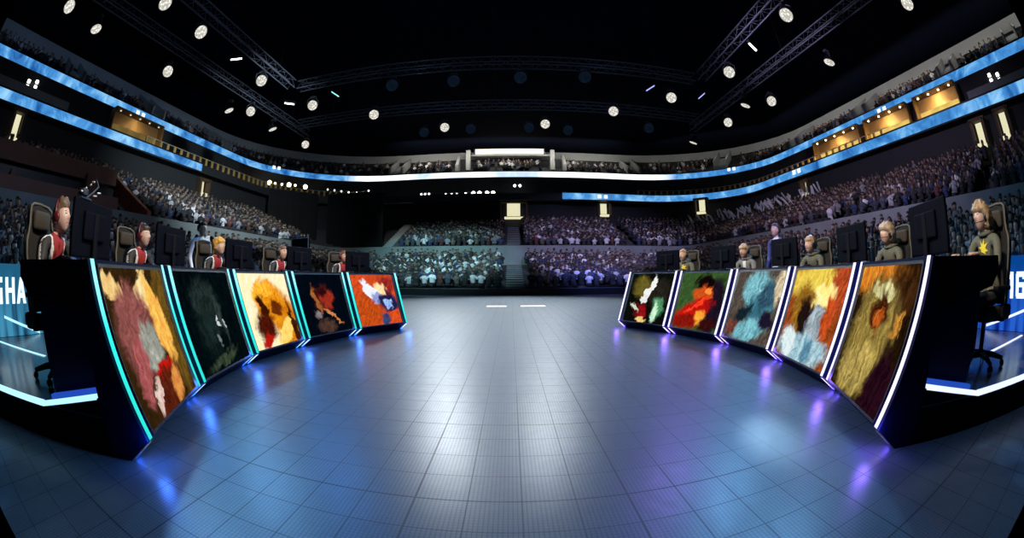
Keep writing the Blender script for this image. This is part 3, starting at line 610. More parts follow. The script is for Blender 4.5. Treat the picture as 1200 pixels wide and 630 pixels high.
for q in 'LR':
    LIMBS += [('neckbase', 'shoulder' + q, 'torso'), ('shoulder' + q, 'elbow' + q, 'arm'), ('elbow' + q, 'wrist' + q, 'fore'), ('pelvis', 'hip' + q, 'leg'), ('hip' + q, 'knee' + q, 'leg'), ('knee' + q, 'ankle' + q, 'leg'), ('ankle' + q, 'toe' + q, 'foot')]
def seated_joints(l=.08, arms='desk', wide=1.0):
    J = {'pelvis': ((0, 0, .575), (.16, .115)), 'waist': ((0, .02, .73), (.145 * wide, .112)), 'chest': ((0, .05 + l * .5, .90), (.165 * wide, .115)), 'neckbase': ((0, .06 + l, 1.035), .078), 'neck': ((0, .08 + l * 1.1, 1.09), .056), 'headbase': ((0, .10 + l * 1.2, 1.125), .056)}
    for q, s in (('L', -1), ('R', 1)):
        J['shoulder' + q] = ((.19 * s * wide, .06 + l, 1.005), .066)
        if arms == 'desk': J['elbow' + q] = ((.275 * s, .17 + l * .5, .80), .046); J['wrist' + q] = ((.16 * s, .44, .905), .030)
        elif arms == 'lap': J['elbow' + q] = ((.215 * s, .06, .74), .042); J['wrist' + q] = ((.11 * s, .27, .67), .030)
        elif arms == 'up': J['elbow' + q] = ((.23 * s, .20, 1.02), .042); J['wrist' + q] = ((.20 * s, .24, 1.27), .032)
        elif arms == 'clap': J['elbow' + q] = ((.21 * s, .18, .80), .042); J['wrist' + q] = ((.04 * s, .36, .98), .032)
        J['hip' + q] = ((.09 * s, .02, .56), .088); J['knee' + q] = ((.125 * s, .43, .54), .066); J['ankle' + q] = ((.125 * s, .41, .10), .044); J['toe' + q] = ((.13 * s, .55, .045), .038)
    return J
def standing_joints():
    J = {'pelvis': ((0, 0, .95), (.15, .105)), 'waist': ((0, .0, 1.10), (.135, .10)), 'chest': ((0, .01, 1.29), (.165, .112)), 'neckbase': ((0, .0, 1.43), .075), 'neck': ((0, .01, 1.495), .05), 'headbase': ((0, .02, 1.54), .052)}
    for q, s in (('L', -1), ('R', 1)):
        J['shoulder' + q] = ((.19 * s, 0, 1.40), .062); J['elbow' + q] = ((.25 * s, -.02, 1.12), .046); J['wrist' + q] = ((.23 * s, .08, .87), .031)
        J['hip' + q] = ((.09 * s, 0, .90), .088); J['knee' + q] = ((.10 * s, .03, .50), .062); J['ankle' + q] = ((.10 * s, 0, .09), .044); J['toe' + q] = ((.11 * s, .15, .04), .038)
    return J
EDGES = [(a_, b_) for a_, b_, _ in LIMBS]
def limb_of(J, p):
    best = None; bd = 1e9
    for a_, b_, t_ in LIMBS:
        A_, B_ = Vector(J[a_][0]), Vector(J[b_][0]); ab = B_ - A_; f = max(0, min(1, (p - A_).dot(ab) / ab.dot(ab)))
        ra = J[a_][1]; rb = J[b_][1]; ra = max(ra) if isinstance(ra, tuple) else ra; rb = max(rb) if isinstance(rb, tuple) else rb
        d = (p - A_ - ab * f).length / (ra + (rb - ra) * f)
        if d < bd: bd, best = d, (t_, f, a_)
    return best
def head_matrix(J, yaw, pitch, up=.078):
    hb = Vector(J['headbase'][0]); return Matrix.Translation(hb + Vector((0, .012, up))) @ Matrix.Scale(1.07, 4) @ Matrix.Rotation(yaw, 4, 'Z') @ Matrix.Rotation(-pitch, 4, 'X')

def person(label, loc, rotz, J, yaw, pitch, outfit, hair, headset, group, hairkw, emblem=None):
    root = thing('person', label, 'person', loc, rotz, group)
    MH = head_matrix(J, yaw, pitch)
    mb = MB(); me_to_mb(mb, skin_eval(J, EDGES, 1)); head_mb(mb, MH)
    for s in (-1, 1): mb.ball(MH @ Vector((.076 * s, -.008, -.005)), (.012, .022, .032), 10, 8, M3=MH.to_3x3())
    me = remesh(mb, .0105)
    mats = [M['skin'], outfit['coat'], outfit['shirt'], outfit['legs'], M['shoe'], outfit['stripe'], M['eye_white'], M['eye_dark'], M['lips']]
    MI = MH.inverted(); hc = MH.translation; mi = []
    for p in me.polygons:
        c = Vector(p.center); h = MI @ c
        if (c - hc).length < .135 and h.z > -.118 or c.z > J['neck'][0][2] + .01:
            mi.append(8 if (h.y > .06 and abs(h.x) < .023 and -.064 < h.z < -.050) else 7 if (h.y > .05 and .018 < abs(h.x) < .045 and .024 < h.z < .031) else 0); continue
        t_, f, a_ = limb_of(J, c); nrm = p.normal
        if t_ == 'neck': mi.append(0 if c.z > J['neckbase'][0][2] + .045 else (2 if nrm.y > 0 else 1))
        elif t_ == 'torso':
            zc = J['chest'][0][2]; w_ = outfit.get('open', .07) + .05 * max(0, (c.z - zc + .1))
            if nrm.y > .25 and abs(c.x) < w_: mi.append(2)
            elif nrm.y > .15 and abs(c.x) < w_ + .026 and outfit.get('striped'): mi.append(5)
            elif outfit.get('striped') and nrm.z > .55 and abs(c.x) > .08 and abs(c.y - J['shoulderL'][0][1]) < .018: mi.append(5)
            else: mi.append(1)
        elif t_ in ('arm', 'fore'):
            if outfit.get('striped') and abs(nrm.x) > .88 and nrm.x * c.x > 0: mi.append(5)
            else: mi.append(0 if (t_ == 'fore' and f > .93) else 1)
        elif t_ == 'leg': mi.append(3)
        else: mi.append(4)
    mb = MB(); mb.v = [tuple(v.co) for v in me.vertices]; mb.f = [tuple(p.vertices) for p in me.polygons]; mb.mi = mi
    for s in (-1, 1):
        e = MH @ Vector((.031 * s, .072, .010)); mb.ball(e, .0125, 10, 8, 6); mb.ball(MH @ Vector((.031 * s, .0785, .009)), .0078, 8, 6, 7)
    for q, s in (('L', -1), ('R', 1)):
        w_ = Vector(J['wrist' + q][0]); el = Vector(J['elbow' + q][0]); fw = (w_ - el).normalized()
        if w_.z < .7 or abs(fw.z) > .6: hand(mb, w_ - fw * .01, fw, Vector((0, 1, 0)).cross(fw).cross(fw) * -1, Vector((s, 0, 0)), .5)
        else: hand(mb, w_ - fw * .01, Vector((fw.x * .4, fw.y, -.05)), Vector((-s, 0, 0)), Vector((0, 0.05, 1)), .35)
    body = obj('body', mb, mats, root, True)
    mb = MB(); hair_mb(mb, MH, **hairkw); obj('hair', mb, M[hair], root, True)
    if headset:
        hs = M[headset]; mb = MB()
        mb.tube([MH @ Vector((.098 * math.cos(a_), -.005, .015 + .125 * math.sin(a_))) for a_ in [PI * k / 14 for k in range(15)]], .011, 8)
        for s in (-1, 1): mb.lathe([(.030, 0), (.040, .006), (.040, .026), (.030, .034)], 16, MH @ Matrix.Translation((.074 * s, -.005, -.003)) @ Matrix.Rotation(PI / 2 * s, 4, 'Y'))
        o = obj('headset', mb, hs, root, True)
        mb = MB(); mb.tube([MH @ Vector(p) for p in ((-.100, .0, -.02), (-.092, .06, -.05), (-.05, .105, -.062), (-.022, .112, -.06))], .0045, 6); mb.ball(MH @ Vector((-.018, .112, -.06)), .010, 8, 6); obj('microphone', mb, M['headset_black'], o, True)
    if outfit.get('hood'):
        nb = Vector(J['neckbase'][0]); mb = MB(); mb.tube([nb + Vector((.088 * math.cos(a_), -.012 + .085 * math.sin(a_), .048 - .022 * math.sin(a_))) for a_ in [2 * PI * k / 16 for k in range(16)]], [.030 - .010 * math.sin(2 * PI * k / 16) for k in range(16)], 8, closed=True); obj('hood', mb, outfit['coat'], root, True)
    if emblem:
        bv = BVHTree.FromPolygons([Vector(v) for v in [tuple(x.co) for x in body.data.vertices]], [tuple(p.vertices) for p in body.data.polygons])
        pts, cz, m_ = emblem; cz += J['chest'][0][2]; res_ = []
        for (u, v) in pts:
            hit = bv.ray_cast(Vector((u, 1.0, cz + v)), Vector((0, -1, 0)), 3); res_.append((hit[0] if hit[0] else Vector((u, .16, cz + v))) + Vector((0, .006, 0)))
        mb = MB(); cen = sum(res_, Vector()) / len(res_); cen.y = max(p.y for p in res_); mb.add([cen] + res_, [(0, k + 1, (k + 1) % len(res_) + 1) for k in range(len(res_))]); obj('emblem', mb, m_, root)
    return root
burst = [((.100 if k % 2 == 0 else .038) * math.cos(2 * PI * k / 16 + .2) * (1.0 if k % 4 else .8), (.090 if k % 2 == 0 else .040) * math.sin(2 * PI * k / 16 + .2)) for k in range(16)]
badge = [((.040 if k % 2 == 0 else .020) * math.cos(2 * PI * k / 10 + PI / 2), (.040 if k % 2 == 0 else .020) * math.sin(2 * PI * k / 10 + PI / 2) - .05) for k in range(10)]
FIT_L = dict(coat=M['jacket_black'], shirt=M['red_cloth'], legs=M['trousers'], stripe=M['white_cloth'], striped=True, open=.075)
FIT_R = dict(coat=M['olive'], shirt=M['olive'], legs=M['trousers'], stripe=M['olive'], hood=True, open=.0)
FIT_RG = dict(FIT_R, coat=M['grey_jacket'], shirt=M['white_cloth'], open=.03)
FIT_REF = dict(coat=M['blue_suit'], shirt=M['blue_shirt'], legs=M['trousers'], stripe=M['blue_shirt'], striped=True, open=.045)
FIT_REFW = dict(coat=M['blue_shirt'], shirt=M['white_cloth'], legs=M['trousers'], stripe=M['white_cloth'], open=.05)

def make_chair(label, loc, rotz, group):
    r = thing('gaming_chair', label, 'chair', loc, rotz, group)
    mb = MB(); mb.rbox((0, .0, .43), (.48, .50, .10), .04)
    for s in (-1, 1): mb.rbox((.235 * s, 0, .46), (.07, .46, .10), .03)
    obj('seat', mb, M['chair_black'], r, True)
    zs = [(.50, .22), (.62, .23), (.78, .255), (.95, .285), (1.03, .275), (1.09, .215), (1.16, .185), (1.24, .185), (1.29, .17), (1.315, .12), (1.322, .05)]
    yb = lambda z: -.235 - (z - .5) * .13; n = 16; vs = []
    for z, w_ in zs:
        for k in range(n):
            a_ = 2 * PI * k / n; c, s = math.cos(a_), math.sin(a_); x = w_ * math.copysign(abs(c) ** .6, c); y = .045 * math.copysign(abs(s) ** .7, s)
            vs.append((x, yb(z) + y + .10 * (abs(x) / .28) ** 2.2, z))
    mb = MB(); mb.add(vs, [(i * n + k, i * n + (k + 1) % n, (i + 1) * n + (k + 1) % n, (i + 1) * n + k) for i in range(len(zs) - 1) for k in range(n)] + [tuple(range(n - 1, -1, -1)), tuple((len(zs) - 1) * n + k for k in range(n))])
    obj('backrest', mb, M['chair_black'], r, True)
    path = [(w_, yb(z) + .045 + .10 * (w_ / .28) ** 2.2, z) for z, w_ in zs[:-1]]; path = path + [(0, yb(1.322) + .04, 1.326)] + [(-x, y, z) for x, y, z in reversed(path)]
    mb = MB(); mb.tube(path, .013, 6); obj('edge_trim', mb, M['chair_trim'], r, True)
    mb = MB(); mb.rbox((0, yb(1.2) + .085, 1.19), (.26, .07, .15), .03); obj('headrest', mb, M['chair_rest'], r, True)
    for s in (-1, 1): mb = MB(); mb.rbox((.30 * s, .02, .64), (.08, .26, .035), .012); mb.tube([(.30 * s, 0, .42), (.30 * s, 0, .63)], .022, 8); mb.box((.27 * s, 0, .405), (.10, .06, .03)); obj('armrest', mb, M['plastic'], r)
    mb = MB(); mb.lathe([(.028, .08), (.028, .36), (.08, .37), (.12, .385)], 14); obj('gas_lift', mb, M['metal_dark'], r, True)
    mb = MB()
    for k in range(5): a_ = 2 * PI * k / 5 + .3; mb.tube([(0, 0, .10), (.16 * math.cos(a_), .16 * math.sin(a_), .095), (.31 * math.cos(a_), .31 * math.sin(a_), .065)], [.035, .026, .018], 8)
    obj('star_base', mb, M['plastic'], r, True)
    for k in range(5):
        a_ = 2 * PI * k / 5 + .3; mb = MB()
        for s in (-.016, .016): mb.lathe([(.01, -.009), (.027, -.008), (.027, .008), (.01, .009)], 12, Matrix.Translation((.31 * math.cos(a_) - math.sin(a_) * s, .31 * math.sin(a_) + math.cos(a_) * s, .028)) @ Matrix.Rotation(a_ + PI / 2, 4, 'Z') @ Matrix.Rotation(PI / 2, 4, 'Y'))
        obj('caster', mb, M['plastic'], r, True)
    return r
hk = lambda **k: dict(dict(thick=.022, front=.42, back=-.45, messy=.012, quiff=0.0, seed=0), **k)
PLAYERS = {
 ('L', 0): ('dark quiff hair, red headset and black red jacket', 'hair_brown', 'headset_red', hk(thick=.014, quiff=.05, sides=.12, messy=.016, seed=3), .12, -.26, 1.44, .08),
 ('L', 1): ('short dark hair and striped black jacket', 'hair_dark', 'headset_red', hk(seed=5), .1, -.14, 1.46, .08),
 ('L', 2): ('golden blond hair and open black jacket', 'hair_gold', None, hk(thick=.034, messy=.016, seed=8, front=.22), .05, -.34, 1.46, .10),
 ('L', 3): ('brown hair and black jacket over red shirt', 'hair_brown', 'headset_black', hk(seed=11), .15, -.2, 1.46, .08),
 ('L', 4): ('flat brown hair leaning to the screen', 'hair_brown', 'headset_red', hk(seed=14, thick=.016), .1, -.12, 1.44, .06),
 ('R', 0): ('bushy light brown hair and olive jacket with yellow burst', 'hair_sand', 'headset_black', hk(thick=.022, messy=.020, seed=21, bushy=.030, front=.12, back=-.75, sides=-.30), -.12, -.14, 1.76, .02),
 ('R', 1): ('light brown fringe and plain olive jacket', 'hair_light', 'headset_black', hk(thick=.034, messy=.016, seed=25, bushy=.014, front=.12, back=-.6, sides=-.1), -.1, -.26, 1.62, .06),
 ('R', 2): ('tidy sandy hair and olive jacket', 'hair_sand', 'headset_black', hk(seed=28, thick=.026, front=.28), -.1, -.14, 1.56, .06),
 ('R', 3): ('pale brown hair and grey jacket', 'hair_light', 'headset_black', hk(seed=31, thick=.030, front=.2), .05, -.10, 1.58, .06),
 ('R', 4): ('sandy crop and olive jacket with yellow chest', 'hair_sand', 'headset_black', hk(seed=35, thick=.018), .0, -.12, 1.48, .06)}
for (sd, i), (desc, hair, hset, hkw, yaw, pitch, tt, lean) in PLAYERS.items():
    a, b, d, n = seg_frame(sd, i); p = (a + b) / 2 + n * tt; rz = math.atan2(-n.y, -n.x) - PI / 2
    pos = ('nearest the camera on the %s' % SIDE[sd]) if i == 0 else ('%s from the camera on the %s' % (ORD[i], SIDE[sd]))
    fit = FIT_L if sd == 'L' else (FIT_RG if i == 3 else FIT_R)
    person('seated player with %s, %s' % (desc, pos.replace('nearest the camera on the', 'nearest on').replace('from the camera on the', 'on')), (p.x, p.y, PZ), rz, seated_joints(lean), yaw, pitch, fit, hair, hset, 'players of the %s team' % SIDE[sd], hkw,
           (burst, .045, M['yellow']) if (sd == 'R' and i in (0, 4)) else (badge, .0, M['white_cloth']) if sd == 'L' and i in (0, 1, 2) else None)
    pc = p - n * .11
    make_chair('black gaming chair with pale trim, %s' % pos, (pc.x, pc.y, PZ), rz, 'gaming chairs of the %s team' % SIDE[sd])
SJ = standing_joints()
person('standing official in a pale shirt behind the left players', (-5.45, 4.95, PZ), math.radians(-100), SJ, .2, 0, FIT_REFW, 'hair_dark', None, None, hk(seed=41))
person('standing official in a dark blue jacket behind a right monitor', (5.05, 5.88, PZ), math.radians(100), SJ, -.1, -.3, FIT_REF, 'hair_dark', None, None, hk(seed=43))


# ------------------------------------------------------------------ the bowl
Y0 = -9.0
def ringp(r, db=0.0, r0=None):
    """rounded rectangle, offset r from the corner centres; same point count for every r"""
    rad = max(r, .3); cx = 13 + r - rad; cy = 28 + r + db - rad; a = 13 + r; b = 28 + r + db
    P = [(-a, Y0 + (cy - Y0) * k / 24) for k in range(25)]
    P += [(-cx - rad * math.cos(t_), cy + rad * math.sin(t_)) for t_ in [PI / 2 * k / 12 for k in range(1, 13)]]
    P += [(-cx + 2 * cx * k / 26, b) for k in range(1, 26)]
    P += [(cx + rad * math.sin(t_), cy + rad * math.cos(t_)) for t_ in [PI / 2 * k / 12 for k in range(0, 13)]]
    P += [(a, cy + (Y0 - cy) * k / 24) for k in range(1, 25)]
    return P
def loft(mb, prof, sel=lambda x, y: True, mi=0, db=0.0):
    rings = [[(x, y, z) for x, y in ringp(r, db)] for r, z in prof]; n = len(rings[0])
    for A_, B_ in zip(rings[:-1], rings[1:]):
        for j in range(n - 1):
            mx, my = (A_[j][0] + A_[j + 1][0]) / 2, (A_[j][1] + A_[j + 1][1]) / 2
            if sel(mx, my): mb.quad(A_[j], A_[j + 1], B_[j + 1], B_[j], mi)
def steps(r0, z0, r1, z1, n):
    out = []
    for k in range(n):
        za = z0 + (z1 - z0) * k / n; zb = z0 + (z1 - z0) * (k + 1) / n; ra = r0 + (r1 - r0) * k / n; rb = r0 + (r1 - r0) * (k + 1) / n
        out += [(ra, za), (ra, zb), (rb, zb)] if False else [(ra, zb), (rb, zb)]
    return [(r0, z0)] + out
LOW = (-5.7, .02, 1.6, 1.95, 13); UP = (2.4, 2.95, 9.2, 5.75, 14); TOP = (13.3, 11.9, 17.6, 14.3, 7)
left_cut = lambda x, y: x < -10 and y < 10.0
mb = MB(); loft(mb, steps(*LOW)); struct('lower_stand', mb, M['concrete'])
mb = MB(); loft(mb, [(1.6, 1.95), (1.8, 1.95), (1.8, 3.50), (2.0, 3.50), (2.0, 2.95), (2.4, 2.95)]); struct('stand_parapet', mb, M['wall_grey'])
mb = MB(); loft(mb, steps(*UP), lambda x, y: not left_cut(x, y)); struct('upper_stand', mb, M['concrete'])
mb = MB(); loft(mb, [(9.2, 5.75), (9.7, 5.75), (9.7, 8.35), (9.0, 8.40), (9.0, 8.5)]); struct('wall_back', mb, M['wall_dark'])
# the darkened, lower part of the left stand
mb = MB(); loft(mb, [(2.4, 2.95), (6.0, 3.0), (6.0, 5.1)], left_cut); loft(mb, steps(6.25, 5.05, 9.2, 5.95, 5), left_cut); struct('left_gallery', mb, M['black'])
mb = MB(); loft(mb, [(2.2, 3.40), (2.2, 4.02), (2.5, 4.02), (2.5, 3.45)], lambda x, y: x < -10 and y < 7.5); loft(mb, [(5.8, 5.25), (5.8, 6.02), (6.2, 6.02), (6.2, 5.7)], left_cut); struct('trim_3', mb, M['brown'])
mb = MB(); mb.box((-18.6, 7.6, 4.5), (.5, .7, 1.9)); mb.box((-17.2, 2.0, 3.9), (3.0, .25, .9)); struct('trim_4', mb, M['brown'])
mb = MB(); mb.prism([(-15.3, 9.9, 3.0), (-15.3, 9.9, 3.75), (-22.3, 9.9, 7.2), (-22.3, 9.9, 6.2), (-19.2, 9.9, 3.4), (-19.2, 9.9, 3.0)], (0, .25, 0)); struct('trim_12', mb, M['redbrown'])
# suite level between the two ribbons
mb = MB(); loft(mb, [(9.0, 8.5), (12.2, 9.2), (12.75, 9.25), (12.75, 11.9), (13.0, 12.0)]); struct('suite_gallery', mb, M['wall_dark'])
mb = MB(); loft(mb, steps(*TOP)); struct('top_tier', mb, M['concrete'])
mb = MB(); loft(mb, [(17.6, 14.3), (18.6, 14.3), (18.6, 16.6)]); struct('wall_top', mb, M['wall_dark'])
mb = MB(); loft(mb, [(18.0, 15.60), (18.0, 16.6), (18.6, 16.65)]); struct('trim_5', mb, M['beam'])
mb = MB(); loft(mb, [(18.6, 15.62), (18.0, 15.65)]); struct('trim_6', mb, M['beam'])
mb = MB(); mb.box((0, 17, 17.2), (66, 60, .3)); struct('ceiling', mb, M['ceiling'])
mb = MB(); mb.box((0, Y0 - .3, 8), (66, .3, 18)); struct('wall_rear', mb, M['wall_dark'])

# LED ribbons
def ribbon(name, label, r, z0, z1, sel, m_, db=0.0, off=0.0):
    mb = MB(); P = [p for p in ringp(r, db)]; P2 = [p for p in ringp(r + .25, db)]; n = len(P); run = [j for j in range(n - 1) if sel((P[j][0] + P[j + 1][0]) / 2, (P[j][1] + P[j + 1][1]) / 2)]
    th_ = thing(name, label, 'screen', (P[run[len(run) // 2]][0], P[run[len(run) // 2]][1], z0)); o = Vector(th_.location)
    b2 = MB()
    for j in run:
        A_, B_, C_, D_ = P[j], P[j + 1], P2[j + 1], P2[j]
        mb.quad(Vector((*A_, z0)) - o, Vector((*B_, z0)) - o, Vector((*B_, z1)) - o, Vector((*A_, z1)) - o)
        b2.quad(Vector((*D_, z0 - .1)) - o, Vector((*C_, z0 - .1)) - o, Vector((*C_, z1 + .1)) - o, Vector((*D_, z1 + .1)) - o)
        b2.quad(Vector((*A_, z0 - .1)) - o, Vector((*B_, z0 - .1)) - o, Vector((*C_, z0 - .1)) - o, Vector((*D_, z0 - .1)) - o)
        b2.quad(Vector((*A_, z1 + .1)) - o, Vector((*B_, z1 + .1)) - o, Vector((*C_, z1 + .1)) - o, Vector((*D_, z1 + .1)) - o)
        b2.quad(Vector((*A_, z1)) - o, Vector((*B_, z1)) - o, Vector((*B_, z1 + .1)) - o, Vector((*A_, z1 + .1)) - o)
        b2.quad(Vector((*A_, z0 - .1)) - o, Vector((*B_, z0 - .1)) - o, Vector((*B_, z0)) - o, Vector((*A_, z0)) - o)
    obj('picture', mb, m_, th_); obj('cabinet', b2, M['black'], th_); return th_
R1 = ribbon('ribbon_board', 'long upper LED ribbon curving round the whole arena, white in the middle', 13.0, 12.0, 12.62, lambda x, y: True, M['ribbon_top'])
R2 = ribbon('ribbon_board', 'lower left blue LED ribbon below the suites', 9.3, 8.5, 9.12, lambda x, y: x < -12 and y < 19.9, M['ribbon_low'], -1.0)
R3 = ribbon('ribbon_board', 'lower right blue LED ribbon running from the middle to the right edge', 9.1, 8.5, 9.12, lambda x, y: x > 5 , M['ribbon_low'], -1.0)
mb = MB(); loft(mb, [(9.4, 8.45), (9.4, 9.15)], lambda x, y: (x < 5 and y > 19.9), db=-1.0); struct('trim_11', mb, M['wall_dark'])
# small lit marks on the ribbons
M['mark_white'] = emat('mark_white', (.9, .97, 1.0), 1.3)
def mark(par, pos, ang):
    R = Matrix.Rotation(ang, 3, 'Z')
    for u in (-.32, .32): mb = MB(); mb.rbox(Vector(pos) + R @ Vector((u, 0, 0)) - Vector(par.location), (.36, .05, .34), .08, ang); obj('mark', mb, M['mark_white'], par)
mark(R1, (-25.93, 14.1, 12.31), PI / 2); mark(R1, (25.93, 13.9, 12.31), PI / 2); mark(R1, (-24.2, 32.6, 12.31), math.radians(60)); mark(R1, (23.6, 34.4, 12.31), math.radians(-55))
mark(R3, (21.75, 21.8, 8.8), math.radians(-88)); mark(R3, (9.0, 36.0, 8.8), 0)

# railings in front of the suites
for sd_, sel, lab in ((-1, lambda x, y: x < -12 and 12 < y, 'pale balcony railing above the lower left ribbon'), (1, lambda x, y: x > 12 and 12 < y, 'pale balcony railing above the lower right ribbon')):
    P = [p for p in ringp(9.7, -1.0) if sel(*p)]; r = thing('balcony_railing', lab, 'railing', (P[0][0], P[0][1], 9.2)); o = Vector(r.location)
    mb = MB(); mb.tube([Vector((x, y, 9.75)) - o for x, y in P], .03, 6); obj('rail', mb, M['beam'], r)
    mb = MB()
    for (xa, ya), (xb, yb) in zip(P[:-1], P[1:]):
        L_ = math.hypot(xb - xa, yb - ya); k_ = max(1, int(L_ / .55))
        for q in range(k_):
            x, y = xa + (xb - xa) * q / k_, ya + (yb - ya) * q / k_; mb.box(Vector((x, y, 9.45)) - o, (.16, .16, .6), 0)
    tag(obj('balusters', mb, M['suite_wall'], r), kind='stuff')

# lit luxury suites
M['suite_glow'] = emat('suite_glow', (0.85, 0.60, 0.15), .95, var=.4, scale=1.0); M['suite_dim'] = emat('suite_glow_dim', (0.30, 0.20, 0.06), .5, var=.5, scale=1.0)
def suite(label, x, y0, y1, warm):
    sg = 1 if x > 0 else -1; r = thing('luxury_suite', label, 'box', (x, (y0 + y1) / 2, 9.3)); w = y1 - y0
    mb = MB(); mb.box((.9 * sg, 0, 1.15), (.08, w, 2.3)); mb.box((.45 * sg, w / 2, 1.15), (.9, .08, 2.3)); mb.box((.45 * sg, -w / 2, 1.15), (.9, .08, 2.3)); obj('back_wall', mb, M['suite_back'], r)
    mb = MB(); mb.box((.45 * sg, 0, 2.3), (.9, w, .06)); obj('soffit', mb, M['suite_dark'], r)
    mb = MB(); mb.box((0, 0, .18), (.10, w, .36)); obj('parapet', mb, M['suite_wall'], r)
    mb = MB(); mb.box((.84 * sg, 0, 1.12), (.05, w * .97, .62)); obj('painted_lit_panel', mb, M['suite_glow'] if warm else M['suite_dim'], r)  # glowing board stands in for lamplight on the suite wall
    mb = MB(); mb.box((.55 * sg, 0, .6), (.5, w * .9, .12)); obj('counter', mb, M['suite_dark'], r)
    n = max(3, int(w / 1.0))
    for k in range(n):
        mb = MB(); mb.lathe([(.02, .06), (.07, .04), (.09, 0), (.05, -.03)], 8, Matrix.Translation((.12 * sg, -w / 2 + w * (k + .5) / n, 2.12))); obj('downlight', mb, M['bulb_warm'] if warm else M['panel_warm'], r)
    L_ = bpy.data.lights.new('suite_lamp', 'AREA'); L_.energy = 420 if warm else 130; L_.color = (1, .78, .36); L_.size = w * .8; L_.size_y = .3; L_.shape = 'RECTANGLE'
    lo = bpy.data.objects.new('suite_lamp', L_); COL.objects.link(lo); lo.location = (x + .2 * sg, (y0 + y1) / 2, 11.5); lo.rotation_euler = (0, math.radians(20) * -sg, PI / 2 * 0); lo.rotation_euler = Vector((.35 * sg, 0, -1)).to_track_quat('-Z', 'Y').to_euler()
    L_.size, L_.size_y = .3, w * .8
    return r
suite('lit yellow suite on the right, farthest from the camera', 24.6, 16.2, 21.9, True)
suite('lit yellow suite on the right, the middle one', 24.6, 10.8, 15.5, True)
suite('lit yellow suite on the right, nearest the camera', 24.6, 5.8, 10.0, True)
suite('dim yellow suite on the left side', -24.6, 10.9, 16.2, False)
for k, (x, y, lab) in enumerate(((25.0, 2.1, 'pair of small white lamps in the dark right suite'), (-25.0, 2.7, 'pair of small white lamps in the dark left suite'))):
    r = thing('wall_lamp', lab, 'lamp', (x, y, 10.9)); sg = 1 if x > 0 else -1
    mb = MB(); mb.box((.2 * sg, 0, 0), (.06, 1.3, .5)); obj('plate', mb, M['wall_dark'], r)
    for u in (-.4, .35):
        for w_ in (-.16, .16):
            mb = MB(); mb.rbox((.1 * sg, u, w_ + u * .2), (.12, .26, .2), .04); obj('bulb', mb, M['bulb_white'], r)
for sg in (1, -1):
    mb = MB(); mb.box((22.6 * sg, .2, 9.45), (.12, 8.6 if sg > 0 else 11.5, .62)); struct('trim_%d' % (7 if sg > 0 else 8), mb, M['wall_grey'])

# stair walls of the top tier
def stair(label, x, y, ang):
    r = thing('tier_stair', label, 'stair', (x, y, 12.75), ang)      # local +y points outwards
    for u in (-.75, .75):
        mb = MB(); mb.prism([(u - .09, -.6, .0), (u - .09, -.6, 1.0), (u - .09, 3.1, 3.2), (u - .09, 3.1, 2.1)], (.18, 0, 0)); obj('side_wall', mb, M['beam'], r)
    mb = MB()
    for k in range(9): mb.box((0, -.4 + .38 * k, .05 + .24 * k), (1.3, .40, .24))
    obj('steps', mb, M['wall_grey'], r)
for k, y in enumerate((6.9, 16.6, 26.6)): stair('pale stair wall in the left top tier, %s from the camera' % ORD[k], -27.4, y, PI / 2)
for k, y in enumerate((-1.2, 6.7, 17.2, 27.0)): stair('pale stair wall in the right top tier, %s from the camera' % ORD[k], 27.4, y, -PI / 2)
stair('pale stair wall in the far top tier, left of the white lamp', -13.4, 42.4, 0); stair('pale stair wall in the far top tier, right of the white lamp', 14.6, 42.4, 0)
stair('pale stair wall in the far right corner of the top tier', 23.6, 36.5, math.radians(-45))

# central press box with the long white lamp
r = thing('press_box', 'grey box with pale side walls in the middle of the far top tier', 'box', (0, 44.2, 13.5))
for sg in (-1, 1):
    mb = MB(); mb.box((5.0 * sg, -.1, 1.35), (.5, 1.2, 2.5)); mb.prism([(6.3 * sg - .1, -1.4, -.2), (6.3 * sg - .1, -1.4, .6), (6.3 * sg - .1, .6, 2.4), (6.3 * sg - .1, .6, 0)], (.35, 0, 0)); obj('side_wall', mb, M['beam'], r)
    mb = MB(); mb.box((5.65 * sg, .3, .9), (.9, .08, 1.7)); obj('door', mb, M['wall_dark'], r)
mb = MB(); mb.box((0, .2, 2.05), (9.6, .9, .16)); obj('lintel', mb, M['beam'], r)
r = thing('strip_lamp', 'long bright white lamp under the roof in the middle of the far side', 'lamp', (-.1, 44.0, 15.7))
mb = MB(); mb.box((0, .12, .33), (8.5, .2, .8)); obj('housing', mb, M['metal_dark'], r)
mb = MB(); mb.box((0, 0, .33), (8.2, .06, .64)); obj('diffuser', mb, M['panel_white'], r)

# lit stair portals below the lower ribbon
def portal(label, x, y, z, ang, w=1.3, h=1.3):
    r = thing('stair_portal', label, 'doorway', (x, y, z), ang)
    mb = MB()
    for u in (-w / 2, w / 2): mb.box((u, 0, h / 2), (.18, .5, h))
    mb.box((0, 0, h), (w + .3, .5, .16)); obj('portal_frame', mb, M['suite_dark'], r)
    mb = MB(); mb.box((0, .3, h * .55), (w * .5, .06, h * .9)); obj('painted_lit_doorway', mb, M['panel_warm'], r)
    mb = MB(); mb.rbox((0, -.1, -.10), (w * .7, .4, .22), .05); obj('painted_lit_step', mb, M['panel_warm'], r)  # doorway and step glow themselves, painting in the portal's light
    return r
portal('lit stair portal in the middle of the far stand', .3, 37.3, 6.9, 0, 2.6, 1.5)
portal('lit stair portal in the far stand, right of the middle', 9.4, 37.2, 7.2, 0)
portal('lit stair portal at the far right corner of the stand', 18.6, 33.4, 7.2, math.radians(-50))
portal('lit stair portal high in the right stand, farthest from the camera', 22.4, 21.6, 7.1, -PI / 2, .9, 1.0)
